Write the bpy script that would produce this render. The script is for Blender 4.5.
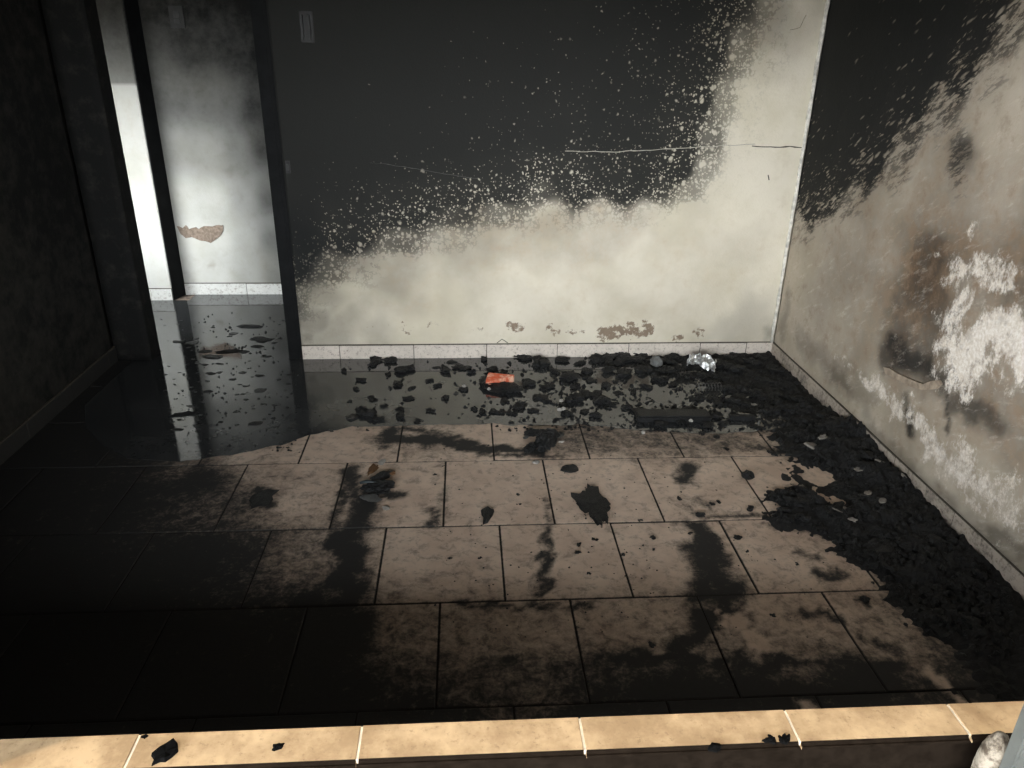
import bpy, bmesh, math, random
import numpy as np
from mathutils import Vector, Matrix, noise as mnoise

for o_ in list(bpy.data.objects):
    bpy.data.objects.remove(o_)
SC = bpy.context.scene
COL = SC.collection
random.seed(7)

# ------------------------------------------------------------------ camera
CF, CO = 752.765, Vector((-0.315, -2.687, 1.543))
_pit, _rol, _yaw = 0.4136, 0.0167, 0.0671
FW = Vector((math.sin(_yaw) * math.cos(_pit), math.cos(_yaw) * math.cos(_pit), -math.sin(_pit)))
_r = Vector((math.cos(_yaw), -math.sin(_yaw), 0))
_u = _r.cross(FW)
RT = math.cos(_rol) * _r + math.sin(_rol) * _u
UP = -math.sin(_rol) * _r + math.cos(_rol) * _u
cd = bpy.data.cameras.new('camera')
cam = bpy.data.objects.new('camera', cd)
COL.objects.link(cam)
cd.sensor_width = 36.0
cd.lens = 36.0 * CF / 1024.0
cd.clip_start = 0.02
M = Matrix.Identity(4)
for i in range(3):
    M[i][0], M[i][1], M[i][2], M[i][3] = RT[i], UP[i], -FW[i], CO[i]
cam.matrix_world = M
SC.camera = cam

# ------------------------------------------------------------------ light, world, exposure
W = bpy.data.worlds.new('world')
SC.world = W
W.use_nodes = True
bg = W.node_tree.nodes['Background']
bg.inputs[0].default_value = (0.93, 0.97, 1.0, 1)
bg.inputs[1].default_value = 11.0
sd = bpy.data.lights.new('sun', 'SUN')
sd.energy = 1.15
sd.angle = math.radians(0.6)
sd.color = (1.0, 0.80, 0.54)
sun = bpy.data.objects.new('sun', sd)
COL.objects.link(sun)
SUN_DIR = Vector((0.30, 0.15, -0.90)).normalized()
sun.rotation_euler = SUN_DIR.to_track_quat('-Z', 'Y').to_euler()
sun.location = (-2, -5, 6)
SC.view_settings.view_transform = 'Standard'
SC.view_settings.look = 'None'
SC.view_settings.gamma = 1
SC.view_settings.use_curve_mapping = False
SC.view_settings.exposure = 1.0
SC.cycles.max_bounces = 6
SC.cycles.diffuse_bounces = 4
SC.cycles.use_denoising = True
SC.cycles.sample_clamp_indirect = 6.0


def portal(name, loc, rot, sx, sy):
    l = bpy.data.lights.new(name, 'AREA')
    l.shape = 'RECTANGLE'
    l.size, l.size_y = sx, sy
    l.cycles.is_portal = True
    o = bpy.data.objects.new(name, l)
    COL.objects.link(o)
    o.location = loc
    o.rotation_euler = rot


# ------------------------------------------------------------------ dimensions (metres)
XL, XR, YB = -2.188, 1.417, 1.190       # left wall, right wall, back wall
YF, YO = -1.655, -1.732                 # sill inner edge, sill outer edge
ZS = 0.40                               # sill top
H = 2.6
DXL, DXR = -2.000, -1.272               # door opening
PXR = -1.199                            # charred door post, right side
Y2, YP, XP = 2.400, 2.272, -2.257       # far wall of next room, pier face, pier edge
BH = 0.0777                             # skirting height
OPL, OPR, OPT = -1.42, 0.80, 1.72       # front opening, unseen head lowered to screen slot light

portal('portal_front', (0.5 * (OPL + OPR), -1.90, 0.5 * (ZS + OPT)), (math.radians(90), 0, 0), OPR - OPL, OPT - ZS)
portal('portal_next_room', (-3.02, 1.18, .985), (math.radians(90), 0, 0), 0.95, 1.26)


def ray(x, y):
    return FW + (x - 512) / CF * RT + (384 - y) / CF * UP


def atz(x, y, z=0.0):
    d = ray(x, y)
    return CO + d * ((z - CO.z) / d.z)


def aty(x, y, Y=YB):
    d = ray(x, y)
    return CO + d * ((Y - CO.y) / d.y)


def atx(x, y, X=XR):
    d = ray(x, y)
    return CO + d * ((X - CO.x) / d.x)


def pxm(P):
    return (Vector(P) - CO).dot(FW) / CF      # metres per pixel at a point


# ------------------------------------------------------------------ object helpers
def link(name, me, mat=None, parent=None):
    o = bpy.data.objects.new(name, me)
    COL.objects.link(o)
    if mat is not None and me is not None and not me.materials:
        me.materials.append(mat)
    if parent is not None:
        o.parent = parent
    return o


def tag(o, label=None, cat=None, group=None, kind=None):
    if label: o['label'] = label
    if cat: o['category'] = cat
    if group: o['group'] = group
    if kind: o['kind'] = kind
    return o


def struct(name, me, mat, label=None, cat=None):
    return tag(link(name, me, mat), label, cat, kind='structure')


def bm_mesh(bm, name='mesh', smooth=False):
    me = bpy.data.meshes.new(name)
    bmesh.ops.recalc_face_normals(bm, faces=bm.faces)
    bm.to_mesh(me)
    bm.free()
    if smooth:
        me.polygons.foreach_set('use_smooth', [True] * len(me.polygons))
    return me


def add_box(bm, a, b):
    x0, y0, z0 = a
    x1, y1, z1 = b
    v = [bm.verts.new(p) for p in ((x0, y0, z0), (x1, y0, z0), (x1, y1, z0), (x0, y1, z0), (x0, y0, z1), (x1, y0, z1), (x1, y1, z1), (x0, y1, z1))]
    for f in ((0, 3, 2, 1), (4, 5, 6, 7), (0, 1, 5, 4), (1, 2, 6, 5), (2, 3, 7, 6), (3, 0, 4, 7)):
        bm.faces.new([v[i] for i in f])


def boxes(*ab, bevel=0.0):
    bm = bmesh.new()
    for a, b in ab:
        add_box(bm, a, b)
    if bevel:
        bmesh.ops.bevel(bm, geom=bm.edges[:], offset=bevel, segments=2, affect='EDGES')
    return bm_mesh(bm)


def tube(bm, pts, rad, n=6):
    rings = []
    for i, p in enumerate(pts):
        p = Vector(p)
        t = (Vector(pts[min(i + 1, len(pts) - 1)]) - Vector(pts[max(i - 1, 0)])).normalized()
        a = t.orthogonal().normalized()
        b = t.cross(a)
        r_ = rad[i] if isinstance(rad, (list, tuple)) else rad
        rings.append([bm.verts.new(p + (a * math.cos(k * 2 * math.pi / n) + b * math.sin(k * 2 * math.pi / n)) * r_) for k in range(n)])
    for A, B in zip(rings, rings[1:]):
        best = min(range(n), key=lambda s: sum((A[k].co - B[(k + s) % n].co).length for k in range(n)))
        for k in range(n):
            bm.faces.new((A[k], A[(k + 1) % n], B[(k + 1 + best) % n], B[(k + best) % n]))
    bm.faces.new(rings[0][::-1])
    bm.faces.new(rings[-1])


# ------------------------------------------------------------------ stain fields, in surface coordinates
def idw(U, V, pts, power=3.0, soft=0.03):
    num = np.zeros_like(U)
    den = np.zeros_like(U)
    for u, v, val in pts:
        w = 1.0 / ((U - u) ** 2 + (V - v) ** 2 + soft * soft) ** (power / 2)
        num += w * val
        den += w
    return num / den


def wn(U, V, f, seed):
    """cheap smooth noise, about -1..1"""
    r_ = random.Random(seed)
    out = np.zeros_like(U)
    for _ in range(9):
        a, k, p = r_.uniform(0, 6.283), f * r_.uniform(.5, 1.9), r_.uniform(0, 6.283)
        out += np.sin((U * math.cos(a) + V * math.sin(a)) * k + p + 1.3 * np.sin((U * math.sin(a) - V * math.cos(a)) * k * .7 + p))
    return out / 4.0


def stroke(U, V, a, b, r, s, soft=0.6):
    """a soft-edged, ragged smear from a to b"""
    sd_ = int(abs(a[0] * 917 + a[1] * 431) * 10) % 9973
    f_ = 1.4 / max(r, .012)
    U, V = U + r * .55 * wn(U, V, f_, sd_) + r * .2 * wn(U, V, f_ * 3.1, sd_ + 2), V + r * .55 * wn(U, V, f_, sd_ + 1) + r * .2 * wn(U, V, f_ * 3.1, sd_ + 3)
    ax, ay = a
    bx, by = b
    dx, dy = bx - ax, by - ay
    L = dx * dx + dy * dy + 1e-9
    t = np.clip(((U - ax) * dx + (V - ay) * dy) / L, 0, 1)
    d = np.hypot(U - ax - t * dx, V - ay - t * dy)
    k = np.clip((r * (1 + soft) - d) / (2 * r * soft + 1e-9), 0, 1)
    return s * k * k * (3 - 2 * k)


def set_attr(me, name, arr):
    a = me.attributes.new(name, 'FLOAT', 'POINT')
    a.data.foreach_set('value', np.asarray(arr, dtype=np.float32))


# ------------------------------------------------------------------ shader helpers
class NT:
    def __init__(s, name):
        s.m = bpy.data.materials.new(name)
        s.m.use_nodes = True
        s.t = s.m.node_tree
        s.b = s.t.nodes['Principled BSDF']

    def n(s, typ, **kw):
        nd = s.t.nodes.new(typ)
        for k, v in kw.items():
            setattr(nd, k, v)
        return nd

    def lk(s, a, b):
        s.t.links.new(a, b)

    def put(s, sock, v):
        if isinstance(v, bpy.types.NodeSocket):
            s.lk(v, sock)
        elif v is not None:
            sock.default_value = v

    def math(s, op, a, b=None, c=None, clamp=False):
        nd = s.n('ShaderNodeMath', operation=op, use_clamp=clamp)
        s.put(nd.inputs[0], a)
        s.put(nd.inputs[1], b)
        s.put(nd.inputs[2], c)
        return nd.outputs[0]

    def mix(s, f, a, b):
        nd = s.n('ShaderNodeMix', data_type='RGBA')
        s.put(nd.inputs[0], f)
        s.put(nd.inputs[6], a if isinstance(a, bpy.types.NodeSocket) else (*a, 1))
        s.put(nd.inputs[7], b if isinstance(b, bpy.types.NodeSocket) else (*b, 1))
        return nd.outputs[2]

    def attr(s, name):
        return s.n('ShaderNodeAttribute', attribute_name=name).outputs['Fac']

    def coord(s, rot=(0, 0, 0), scale=(1, 1, 1), world=True):
        if world:
            src = s.n('ShaderNodeNewGeometry').outputs['Position']
        else:
            src = s.n('ShaderNodeTexCoord').outputs['Object']
        mp = s.n('ShaderNodeMapping')
        mp.inputs['Rotation'].default_value = rot
        mp.inputs['Scale'].default_value = scale
        s.lk(src, mp.inputs[0])
        return mp.outputs[0]

    def noise(s, vec, scale, detail=4, rough=0.6, dist=0.0):
        nd = s.n('ShaderNodeTexNoise')
        nd.inputs['Scale'].default_value = scale
        nd.inputs['Detail'].default_value = detail
        nd.inputs['Roughness'].default_value = rough
        nd.inputs['Distortion'].default_value = dist
        s.lk(vec, nd.inputs['Vector'])
        return nd.outputs['Fac'], nd.outputs['Color']

    def vor(s, vec, scale):
        nd = s.n('ShaderNodeTexVoronoi')
        nd.inputs['Scale'].default_value = scale
        s.lk(vec, nd.inputs['Vector'])
        sp = s.n('ShaderNodeSeparateColor')
        s.lk(nd.outputs['Color'], sp.inputs[0])
        return nd.outputs['Distance'], sp.outputs[0]

    def ramp(s, v, lo, hi):
        nd = s.n('ShaderNodeMapRange', interpolation_type='SMOOTHSTEP')
        s.put(nd.inputs[0], v)
        nd.inputs[1].default_value = lo
        nd.inputs[2].default_value = hi
        return nd.outputs[0]

    def bump(s, h, strength, dist):
        nd = s.n('ShaderNodeBump')
        nd.inputs['Strength'].default_value = strength
        nd.inputs['Distance'].default_value = dist
        s.lk(h, nd.inputs['Height'])
        s.lk(nd.outputs[0], s.b.inputs['Normal'])

    def done(s, col=None, rough=None, spec=None, metal=None):
        if col is not None:
            s.put(s.b.inputs['Base Color'], col if isinstance(col, bpy.types.NodeSocket) else (*col, 1))
        if rough is not None: s.put(s.b.inputs['Roughness'], rough)
        if spec is not None: s.put(s.b.inputs['Specular IOR Level'], spec)
        if metal is not None: s.put(s.b.inputs['Metallic'], metal)
        return s.m


_a, _b = atx(825, 205), atx(905, 140)
STREAK = -math.degrees(math.atan2(_b.z - _a.z, _b.y - _a.y))
SOOT = (0.0088, 0.0096, 0.0096)


def plaster_mat(name, base, streak=False, speck=1.0):
    """lime plaster with soot (specked), smoke film (partly painted shade), heat-browning and peeled limewash, each from a vertex field"""
    t = NT(name)
    P = t.coord()
    n1, _ = t.noise(P, 2.2, 5, 0.65)
    n2, n2c = t.noise(P, 14, 5, 0.7)
    n3, _ = t.noise(P, 90, 3, 0.7)
    soot, film, brown, peel, bare = t.attr('soot'), t.attr('film'), t.attr('brown'), t.attr('peel'), t.attr('bare')
    # plaster body
    col = t.mix(t.ramp(n1, 0.35, 0.7), base, tuple(c * k for c, k in zip(base, (0.86, 0.85, 0.80))))
    col = t.mix(t.math('MULTIPLY', t.ramp(n2, 0.5, 0.8), 0.35), col, tuple(c * k for c, k in zip(base, (0.72, 0.68, 0.60))))
    # browning
    bf = t.math('MULTIPLY', brown, t.ramp(t.math('ADD', n1, t.math('MULTIPLY', n2, 0.6)), 0.42, 0.95), clamp=True)
    bf = t.math('ADD', t.math('MULTIPLY', brown, 0.55), t.math('MULTIPLY', bf, 0.45), clamp=True)
    col = t.mix(bf, col, t.mix(t.ramp(n2, 0.35, 0.75), (0.085, 0.063, 0.045), (0.26, 0.165, 0.095)))
    nb, _ = t.noise(P, 38, 5, 0.7)
    br = t.ramp(t.math('ADD', bare, t.math('MULTIPLY', t.math('SUBTRACT', nb, 0.5), 1.5)), 0.42, 0.60)
    br = t.math('MULTIPLY', br, t.ramp(bare, 0.03, 0.2))
    col = t.mix(br, col, t.mix(n2, (0.17, 0.125, 0.09), (0.33, 0.26, 0.19)))
    # smoke film, also carries painted shade on the far wall
    ff = t.math('MULTIPLY', film, t.math('ADD', 0.93, t.math('MULTIPLY', n2, 0.14)), clamp=True)
    col = t.mix(ff, col, t.mix(n1, (0.008, 0.0084, 0.0084), (0.013, 0.0128, 0.012)))
    # peeled / flaking limewash
    Pw = t.coord(scale=(1, 1.15, 0.8))
    nw, _ = t.noise(Pw, 20, 9, 0.82)
    pf = t.ramp(t.math('ADD', peel, t.math('MULTIPLY', t.math('SUBTRACT', nw, 0.5), 2.3)), 0.42, 0.78)
    pf = t.math('MULTIPLY', pf, t.ramp(peel, 0.02, 0.15))
    col = t.mix(pf, col, t.mix(t.ramp(n3, 0.3, 0.7), (0.66, 0.58, 0.48), (0.86, 0.81, 0.74)))
    # specked soot
    if streak:
        Q = t.coord(rot=(math.radians(STREAK), 0, 0))
        mp = t.n('ShaderNodeMapping')
        mp.inputs['Scale'].default_value = (1.0, 0.30, 0.95)
        t.lk(Q, mp.inputs[0])
        Q = mp.outputs[0]
    else:
        Q = P
    _, dc = t.noise(Q, 22, 3, 0.6)
    mul = t.n('ShaderNodeVectorMath', operation='MULTIPLY_ADD')
    t.lk(dc, mul.inputs[0])
    mul.inputs[1].default_value = (0.035, 0.035, 0.035)
    t.lk(Q, mul.inputs[2])
    Q2 = mul.outputs[0]
    sn, _ = t.noise(P, 6, 4, 0.6)
    s_eff = t.math('ADD', soot, t.math('MULTIPLY', t.math('MULTIPLY', t.math('SUBTRACT', sn, 0.5), t.math('MULTIPLY', soot, t.math('SUBTRACT', 1.0, soot))), 2.0))
    s_eff = t.math('MINIMUM', s_eff, t.math('ADD', t.math('MULTIPLY', soot, 0.5), 0.5))
    best = None
    for sc, gain, sh, r0, pw in ((24 * speck, 0.60, 0.16, 0.17, 0.50), (46 * speck, 0.60, 0.20, 0.20, 0.75), (95 * speck, 0.60, 0.26, 0.22, 1.0)):
        d, r_ = t.vor(Q2, sc)
        thr = t.math('POWER', t.math('MAXIMUM', s_eff, 0.0), pw)
        ex = t.math('SUBTRACT', r_, thr)
        R = t.math('ADD', t.math('MULTIPLY', ex, gain), t.math('MULTIPLY', t.math('GREATER_THAN', ex, 0.0), r0))
        R = t.math('ADD', R, t.math('MULTIPLY', t.math('MAXIMUM', t.math('SUBTRACT', 0.30, s_eff), 0), 1.3))
        sp = t.ramp(t.math('SUBTRACT', R, d), -sh * 0.5, sh)
        best = sp if best is None else t.math('MAXIMUM', best, sp)
    if streak:
        ns, _ = t.noise(Q, 34, 7, 0.78)
        fb = t.ramp(t.math('ADD', soot, t.math('MULTIPLY', t.math('SUBTRACT', ns, 0.5), 2.3)), 0.20, 0.52)
        best = t.math('SUBTRACT', 1.0, t.math('MULTIPLY', fb, t.math('SUBTRACT', 1.0, t.math('MULTIPLY', best, 0.8))))
        # trowel mottling in the clean plaster
        col = t.mix(t.math('MULTIPLY', t.ramp(ns, 0.52, 0.72), 0.30), col, (0.80, 0.72, 0.62))
        col = t.mix(t.math('MULTIPLY', t.ramp(n2, 0.50, 0.72), 0.38), col, (0.20, 0.16, 0.125))
    sf = t.math('MULTIPLY', t.math('SUBTRACT', 1.0, best), t.ramp(soot, 0.02, 0.56), clamp=True)
    col = t.mix(t.math('MULTIPLY', t.ramp(soot, 0.60, 1.0), 0.55), col, (0.035, 0.035, 0.033))
    col = t.mix(t.math('MULTIPLY', t.ramp(soot, 0.0, 0.5), 0.22), col, (0.10, 0.085, 0.07))
    col = t.mix(t.math('MULTIPLY', sf, 0.97), col, t.mix(n1, SOOT, tuple(c * 1.5 for c in SOOT)))
    hh = t.math('ADD', t.math('MULTIPLY', n2, 0.5), t.math('MULTIPLY', n3, 0.35))
    hh = t.math('ADD', hh, t.math('MULTIPLY', pf, -0.25))
    t.bump(hh, 0.35, 0.012)
    return t.done(col, 0.88, 0.2)


def simple_mat(name, col, rough=0.7, spec=0.3, metal=0.0, var=0.25, scale=30, bump=0.2, bd=0.004, world=False):
    t = NT(name)
    P = t.coord(world=world)
    n, _ = t.noise(P, scale, 5, 0.65)
    c = t.mix(t.ramp(n, 0.3, 0.7), tuple(k * (1 - var) for k in col), tuple(min(1, k * (1 + var)) for k in col))
    t.bump(n, bump, bd)
    return t.done(c, rough, spec, metal)


def tile_mat(name):
    """beige ceramic floor tile, soot and painted shade from the 'soot' vertex field"""
    t = NT(name)
    P = t.coord()
    n1, _ = t.noise(P, 5, 6, 0.7)
    n2, _ = t.noise(P, 22, 6, 0.75, 0.4)
    n3, _ = t.noise(P, 80, 4, 0.7)
    col = t.mix(t.ramp(n1, 0.32, 0.68), (0.57, 0.425, 0.325), (0.72, 0.57, 0.45))
    col = t.mix(t.math('MULTIPLY', t.ramp(n2, 0.47, 0.70), 0.62), col, (0.22, 0.165, 0.13))
    s = t.attr('soot')
    e = t.math('ADD', s, t.math('MULTIPLY', t.math('SUBTRACT', n2, 0.5), 0.85))
    e = t.math('ADD', e, t.math('MULTIPLY', t.math('SUBTRACT', n3, 0.5), 0.5))
    f = t.math('MULTIPLY', t.ramp(e, 0.18, 0.88), t.ramp(s, 0.0, 0.25))
    col = t.mix(f, col, t.mix(n3, (0.018, 0.018, 0.0175), (0.034, 0.032, 0.030)))
    t.bump(t.math('ADD', t.math('MULTIPLY', n3, 0.4), t.math('MULTIPLY', f, 0.6)), 0.3, 0.004)
    rg = t.math('ADD', 0.42, t.math('MULTIPLY', f, 0.3))
    return t.done(col, rg, 0.35)


def char_mat(name, ash=0.3, base=(0.0085, 0.009, 0.0095), rough=0.55):
    t = NT(name)
    P = t.coord(world=True)
    n1, _ = t.noise(P, 40, 5, 0.7)
    n2, _ = t.noise(P, 160, 4, 0.7)
    c = t.mix(t.math('MULTIPLY', t.ramp(t.math('ADD', n1, t.math('MULTIPLY', n2, 0.35)), 0.78, 0.98), ash), base, (0.14, 0.135, 0.125))
    t.bump(t.math('ADD', n1, n2), 0.9, 0.006)
    return t.done(c, t.math('ADD', rough - 0.2, t.math('MULTIPLY', n2, 0.4)), 0.4)


M_BACK = plaster_mat('sooted_plaster_back', (0.72, 0.665, 0.55))
M_RIGHT = plaster_mat('sooted_plaster_right', (0.62, 0.55, 0.45), streak=True)
M_WALL2 = plaster_mat('sooted_shaded_plaster_next_room', (0.60, 0.60, 0.56))
M_LEFT = plaster_mat('sooted_plaster_left', (0.60, 0.55, 0.45))
M_TILE = tile_mat('floor_tile')
M_GROUT = simple_mat('grout', (0.022, 0.019, 0.016), 0.9, 0.1, scale=60, world=True)
M_SKIRT = None
M_BLACK = simple_mat('soot_and_shade_dark', (0.008, 0.0085, 0.009), 0.85, 0.15, scale=12, world=True)
M_EXT = simple_mat('outer_render', (0.30, 0.28, 0.25), 0.9, 0.2, scale=12, world=True)
M_BLOCKER = simple_mat('dark_light_blocker', (0.05, 0.042, 0.035), .9, .2, scale=12, world=True)  # dark so the added blockers bounce little light
M_GROUND = simple_mat('outer_ground', (0.26, 0.24, 0.21), 0.9, 0.2, scale=4, world=True)
M_CHAR = char_mat('char')
M_CHAR_ASH = char_mat('char_ashen', 0.8, (0.012, 0.012, 0.012), 0.6)
M_CHAR_GLOSS = char_mat('char_glossy', 0.5, (0.007, 0.0075, 0.008), 0.36)
M_CRACK = simple_mat('plaster_crack_lip', (0.42, 0.40, 0.34), 0.9, 0.1, scale=80)
M_CRACKD = simple_mat('plaster_crack_dark', (0.09, 0.08, 0.065), 0.9, 0.1, scale=80)


# ------------------------------------------------------------------ walls
def wall_panel(name, O, U, V, N, lu, lv, step, thick, mat, fields, kind=True):
    """front face is a dense grid (for the stain fields) and a plain block behind it"""
    O, U, V, N = map(Vector, (O, U, V, N))
    nu, nv = max(2, int(round(lu / step)) + 1), max(2, int(round(lv / step)) + 1)
    us, vs = np.linspace(0, lu, nu), np.linspace(0, lv, nv)
    UU, VV = np.meshgrid(us, vs)
    UU, VV = UU.ravel(), VV.ravel()
    co = np.outer(UU, U) + np.outer(VV, V) + np.array(O)
    # hand-trowelled unevenness
    wob = np.array([mnoise.noise(Vector((a * 1.7, b * 1.7, 3.1 + len(name)))) * 0.004 + mnoise.noise(Vector((a * 6, b * 6, 9.1))) * 0.0012 for a, b in zip(UU, VV)])
    edge = np.minimum(np.minimum(UU, lu - UU), np.minimum(VV, lv - VV))
    wob *= np.clip(edge / 0.05, 0, 1)
    co = co + np.outer(wob, N)
    verts = [tuple(c) for c in co]
    faces = []
    for j in range(nv - 1):
        for i in range(nu - 1):
            a = j * nu + i
            faces.append((a, a + 1, a + nu + 1, a + nu))
    b0 = len(verts)
    for u, v in ((0, 0), (lu, 0), (lu, lv), (0, lv)):
        verts.append(tuple(O + U * u + V * v - N * thick))
    bot = [i for i in range(nu)]
    top = [(nv - 1) * nu + i for i in range(nu)]
    lef = [j * nu for j in range(nv)]
    rig = [j * nu + nu - 1 for j in range(nv)]
    faces += [tuple(bot[::-1] + [b0, b0 + 1]), tuple(top + [b0 + 2, b0 + 3]), tuple(lef + [b0 + 3, b0]), tuple(rig[::-1] + [b0 + 1, b0 + 2]), (b0, b0 + 3, b0 + 2, b0 + 1)]
    me = bpy.data.meshes.new(name)
    me.from_pydata(verts, [], faces)
    bm = bmesh.new()
    bm.from_mesh(me)
    bmesh.ops.recalc_face_normals(bm, faces=bm.faces)
    bm.to_mesh(me)
    bm.free()
    ng = nu * nv
    me.polygons.foreach_set('use_smooth', [i < (nu - 1) * (nv - 1) for i in range(len(me.polygons))])
    res = fields(UU, VV)
    for k in ('soot', 'film', 'brown', 'peel', 'bare'):
        a = np.zeros(len(verts), np.float32)
        if k in res:
            a[:ng] = np.clip(res[k], 0, 1)
            a[ng:] = float(np.median(res[k]))
        set_attr(me, k, a)
    o = link(name, me, mat)
    if kind:
        o['kind'] = 'structure'
    return o


def P_back(lst):     # picture point on the back wall -> (u, v) with u from the door post
    out = []
    for x, y, *v in lst:
        p = aty(x, y, YB)
        out.append((p.x - PXR, p.z, *v))
    return out


BACK_S = []
for y, row in {
    0: ((270, 1), (400, 1), (500, .99), (600, .955), (650, .90), (690, .80), (720, .66), (745, .5), (770, .24), (800, .10), (828, .05)),
    50: ((270, 1), (400, .995), (500, .96), (600, .92), (650, .86), (690, .72), (715, .54), (740, .32), (770, .16), (815, .05)),
    100: ((270, 1), (400, .98), (450, .965), (500, .95), (600, .90), (650, .83), (680, .70), (700, .55), (725, .3), (750, .12), (800, .02)),
    140: ((290, 1), (350, .985), (400, .955), (450, .94), (500, .91), (550, .88), (600, .85), (640, .8), (680, .68), (710, .4), (740, .12), (795, 0)),
    170: ((290, .99), (350, .945), (400, .90), (450, .86), (500, .79), (545, .6), (570, .68), (600, .71), (640, .70), (680, .56), (705, .3), (740, .08)),
    190: ((290, .97), (350, .88), (400, .79), (450, .71), (500, .62), (540, .46), (580, .50), (620, .56), (660, .48), (690, .32), (720, .1), (760, 0)),
    215: ((290, .93), (350, .77), (400, .60), (450, .46), (500, .34), (550, .18), (600, .18), (650, .15), (690, .06), (760, 0)),
    240: ((290, .85), (350, .58), (400, .36), (450, .2), (500, .08), (600, .02), (700, 0)),
    270: ((290, .60), (330, .36), (360, .2), (400, .08), (450, 0), (550, 0), (700, 0)),
    300: ((298, .30), (320, .15), (350, .05), (400, 0), (500, 0), (600, 0), (760, 0)),
    340: ((302, .15), (330, .03), (400, 0), (500, 0), (600, 0), (700, 0), (765, 0)),
}.items():
    BACK_S += [(x, y, v) for x, v in row]


def back_fields(U, V):
    pts = P_back(BACK_S)
    pts += P_back([(x, y, 0) for x, y in ((650, 242), (650, 265), (600, 265), (550, 252), (500, 268), (450, 290), (400, 322), (450, 325), (560, 320), (660, 310), (740, 280), (740, 210), (790, 100))])
    pts += [(u, v, 1.0) for u in (0, .5, 1.0, 1.5) for v in (1.95, 2.2, 2.5)] + [(2.1, 2.1, .75), (2.5, 2.1, .55), (2.1, 2.5, 1), (2.6, 2.5, .9)]
    s = idw(U, V, pts, 5.0, 0.05)
    s = np.clip(s * 1.02, 0, 1)
    s = s + .07 * wn(U, V, 16, 77) * np.clip(s - .25, 0, 1) * (1 - s) * 5
    film = np.zeros_like(U)
    brown = np.zeros_like(U)
    bare = np.zeros_like(U)
    peel = np.zeros_like(U)
    for (x, y), r_, k in (((300, 260), 45, .85), ((302, 310), 28, .7), ((330, 338), 40, .42), ((380, 340), 26, .30), ((330, 270), 40, .45), ((380, 262), 50, .30), ((300, 340), 16, .6),
                          ((440, 240), 50, .22), ((740, 325), 28, .30), ((770, 330), 12, .5), ((710, 335), 18, .2), ((775, 12), 40, .35), ((815, 8), 20, .3), ((740, 10), 30, .35), ((560, 240), 60, .08), ((690, 0), 40, .5), ((640, 140), 60, .15)):
        (u, v), = P_back([(x, y)])
        film = np.maximum(film, stroke(U, V, (u, v), (u, v), r_ * .0053, k, .9))
    for (x, y), (x2, y2), r_, k in (((470, 235), (620, 232), 28, .34), ((400, 260), (480, 250), 30, .28), ((330, 250), (390, 240), 30, .3), ((520, 290), (700, 290), 40, .14), ((540, 262), (740, 250), 26, .16),
                                    ((405, 327), (408, 330), 6, .55), ((426, 325), (440, 324), 4, .5), ((474, 326), (480, 328), 4, .55), ((510, 326), (520, 329), 5, .75), ((549, 328), (556, 332), 4, .7),
                                    ((568, 330), (576, 332), 5, .7), ((582, 328), (585, 334), 3, .6), ((600, 332), (645, 330), 6, .8), ((602, 338), (622, 336), 4, .7), ((676, 338), (682, 338), 4, .7), ((697, 331), (700, 333), 5, .75), ((360, 326), (395, 328), 3, .35),
                                    ((700, 30), (760, 20), 30, .25), ((640, 338), (760, 338), 3, .3), ((400, 335), (560, 337), 4, .22)):
        (u, v), (u2, v2) = P_back([(x, y), (x2, y2)])
        if r_ < 10:
            bare = np.maximum(bare, stroke(U, V, (u, v), (u2, v2), r_ * .0062, k * .85, .9))
        else:
            brown = np.maximum(brown, stroke(U, V, (u, v), (u2, v2), r_ * .0053, k * 1.25, .95))
    return dict(soot=s, film=film, brown=brown, peel=peel, bare=bare)


WB = wall_panel('wall_back', (PXR, YB, 0), (1, 0, 0), (0, 0, 1), (0, -1, 0), XR - PXR, H, 0.014, 0.12, M_BACK, back_fields)
tag(WB, 'back wall, black with soot above and cream plaster below')


def dark_fields(v):
    return lambda U, V: dict(film=np.full_like(U, v))


WST = wall_panel('wall_back_stub', (XL, YB, 0), (1, 0, 0), (0, 0, 1), (0, -1, 0), DXL - XL, H, 0.04, 0.12, M_LEFT, dark_fields(1.0))
WLI = wall_panel('wall_back_lintel', (DXL, YB, 2.06), (1, 0, 0), (0, 0, 1), (0, -1, 0), PXR - DXL, H - 2.06, 0.04, 0.12, M_LEFT, dark_fields(1.0))


def right_uv(lst):   # u = YB - y, v = z
    out = []
    for x, y, *v in lst:
        p = atx(x, y, XR)
        out.append((YB - p.y, p.z, *v))
    return out


RIGHT_S = [(840, 10, 1), (900, 10, .97), (950, 10, .90), (985, 15, .72), (1010, 30, .42), (1024, 60, .22),
           (835, 60, .97), (880, 60, .95), (930, 60, .86), (960, 70, .60), (990, 90, .30), (1020, 110, .08),
           (828, 100, .94), (870, 100, .91), (910, 100, .77), (940, 110, .42), (980, 120, .15), (825, 140, .9), (850, 140, .83), (880, 140, .70), (905, 140, .45),
           (935, 150, .22), (962, 155, .42), (985, 150, .06), (815, 175, .76), (840, 175, .70), (870, 170, .60), (895, 170, .34), (930, 180, .10),
           (810, 205, .62), (830, 205, .54), (850, 205, .36), (880, 205, .16), (920, 210, .04), (800, 235, .28), (830, 230, .22), (850, 235, .10), (900, 240, .02),
           (793, 270, .03), (850, 280, 0), (1000, 250, 0), (780, 330, .0), (900, 400, 0), (1000, 500, 0), (1020, 300, 0), (1010, 200, 0), (800, 300, 0), (820, 330, 0), (850, 370, 0), (830, 300, 0), (870, 320, 0), (950, 330, 0), (820, 262, .04), (900, 290, 0), (950, 420, 0), (860, 260, .03)]
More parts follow.
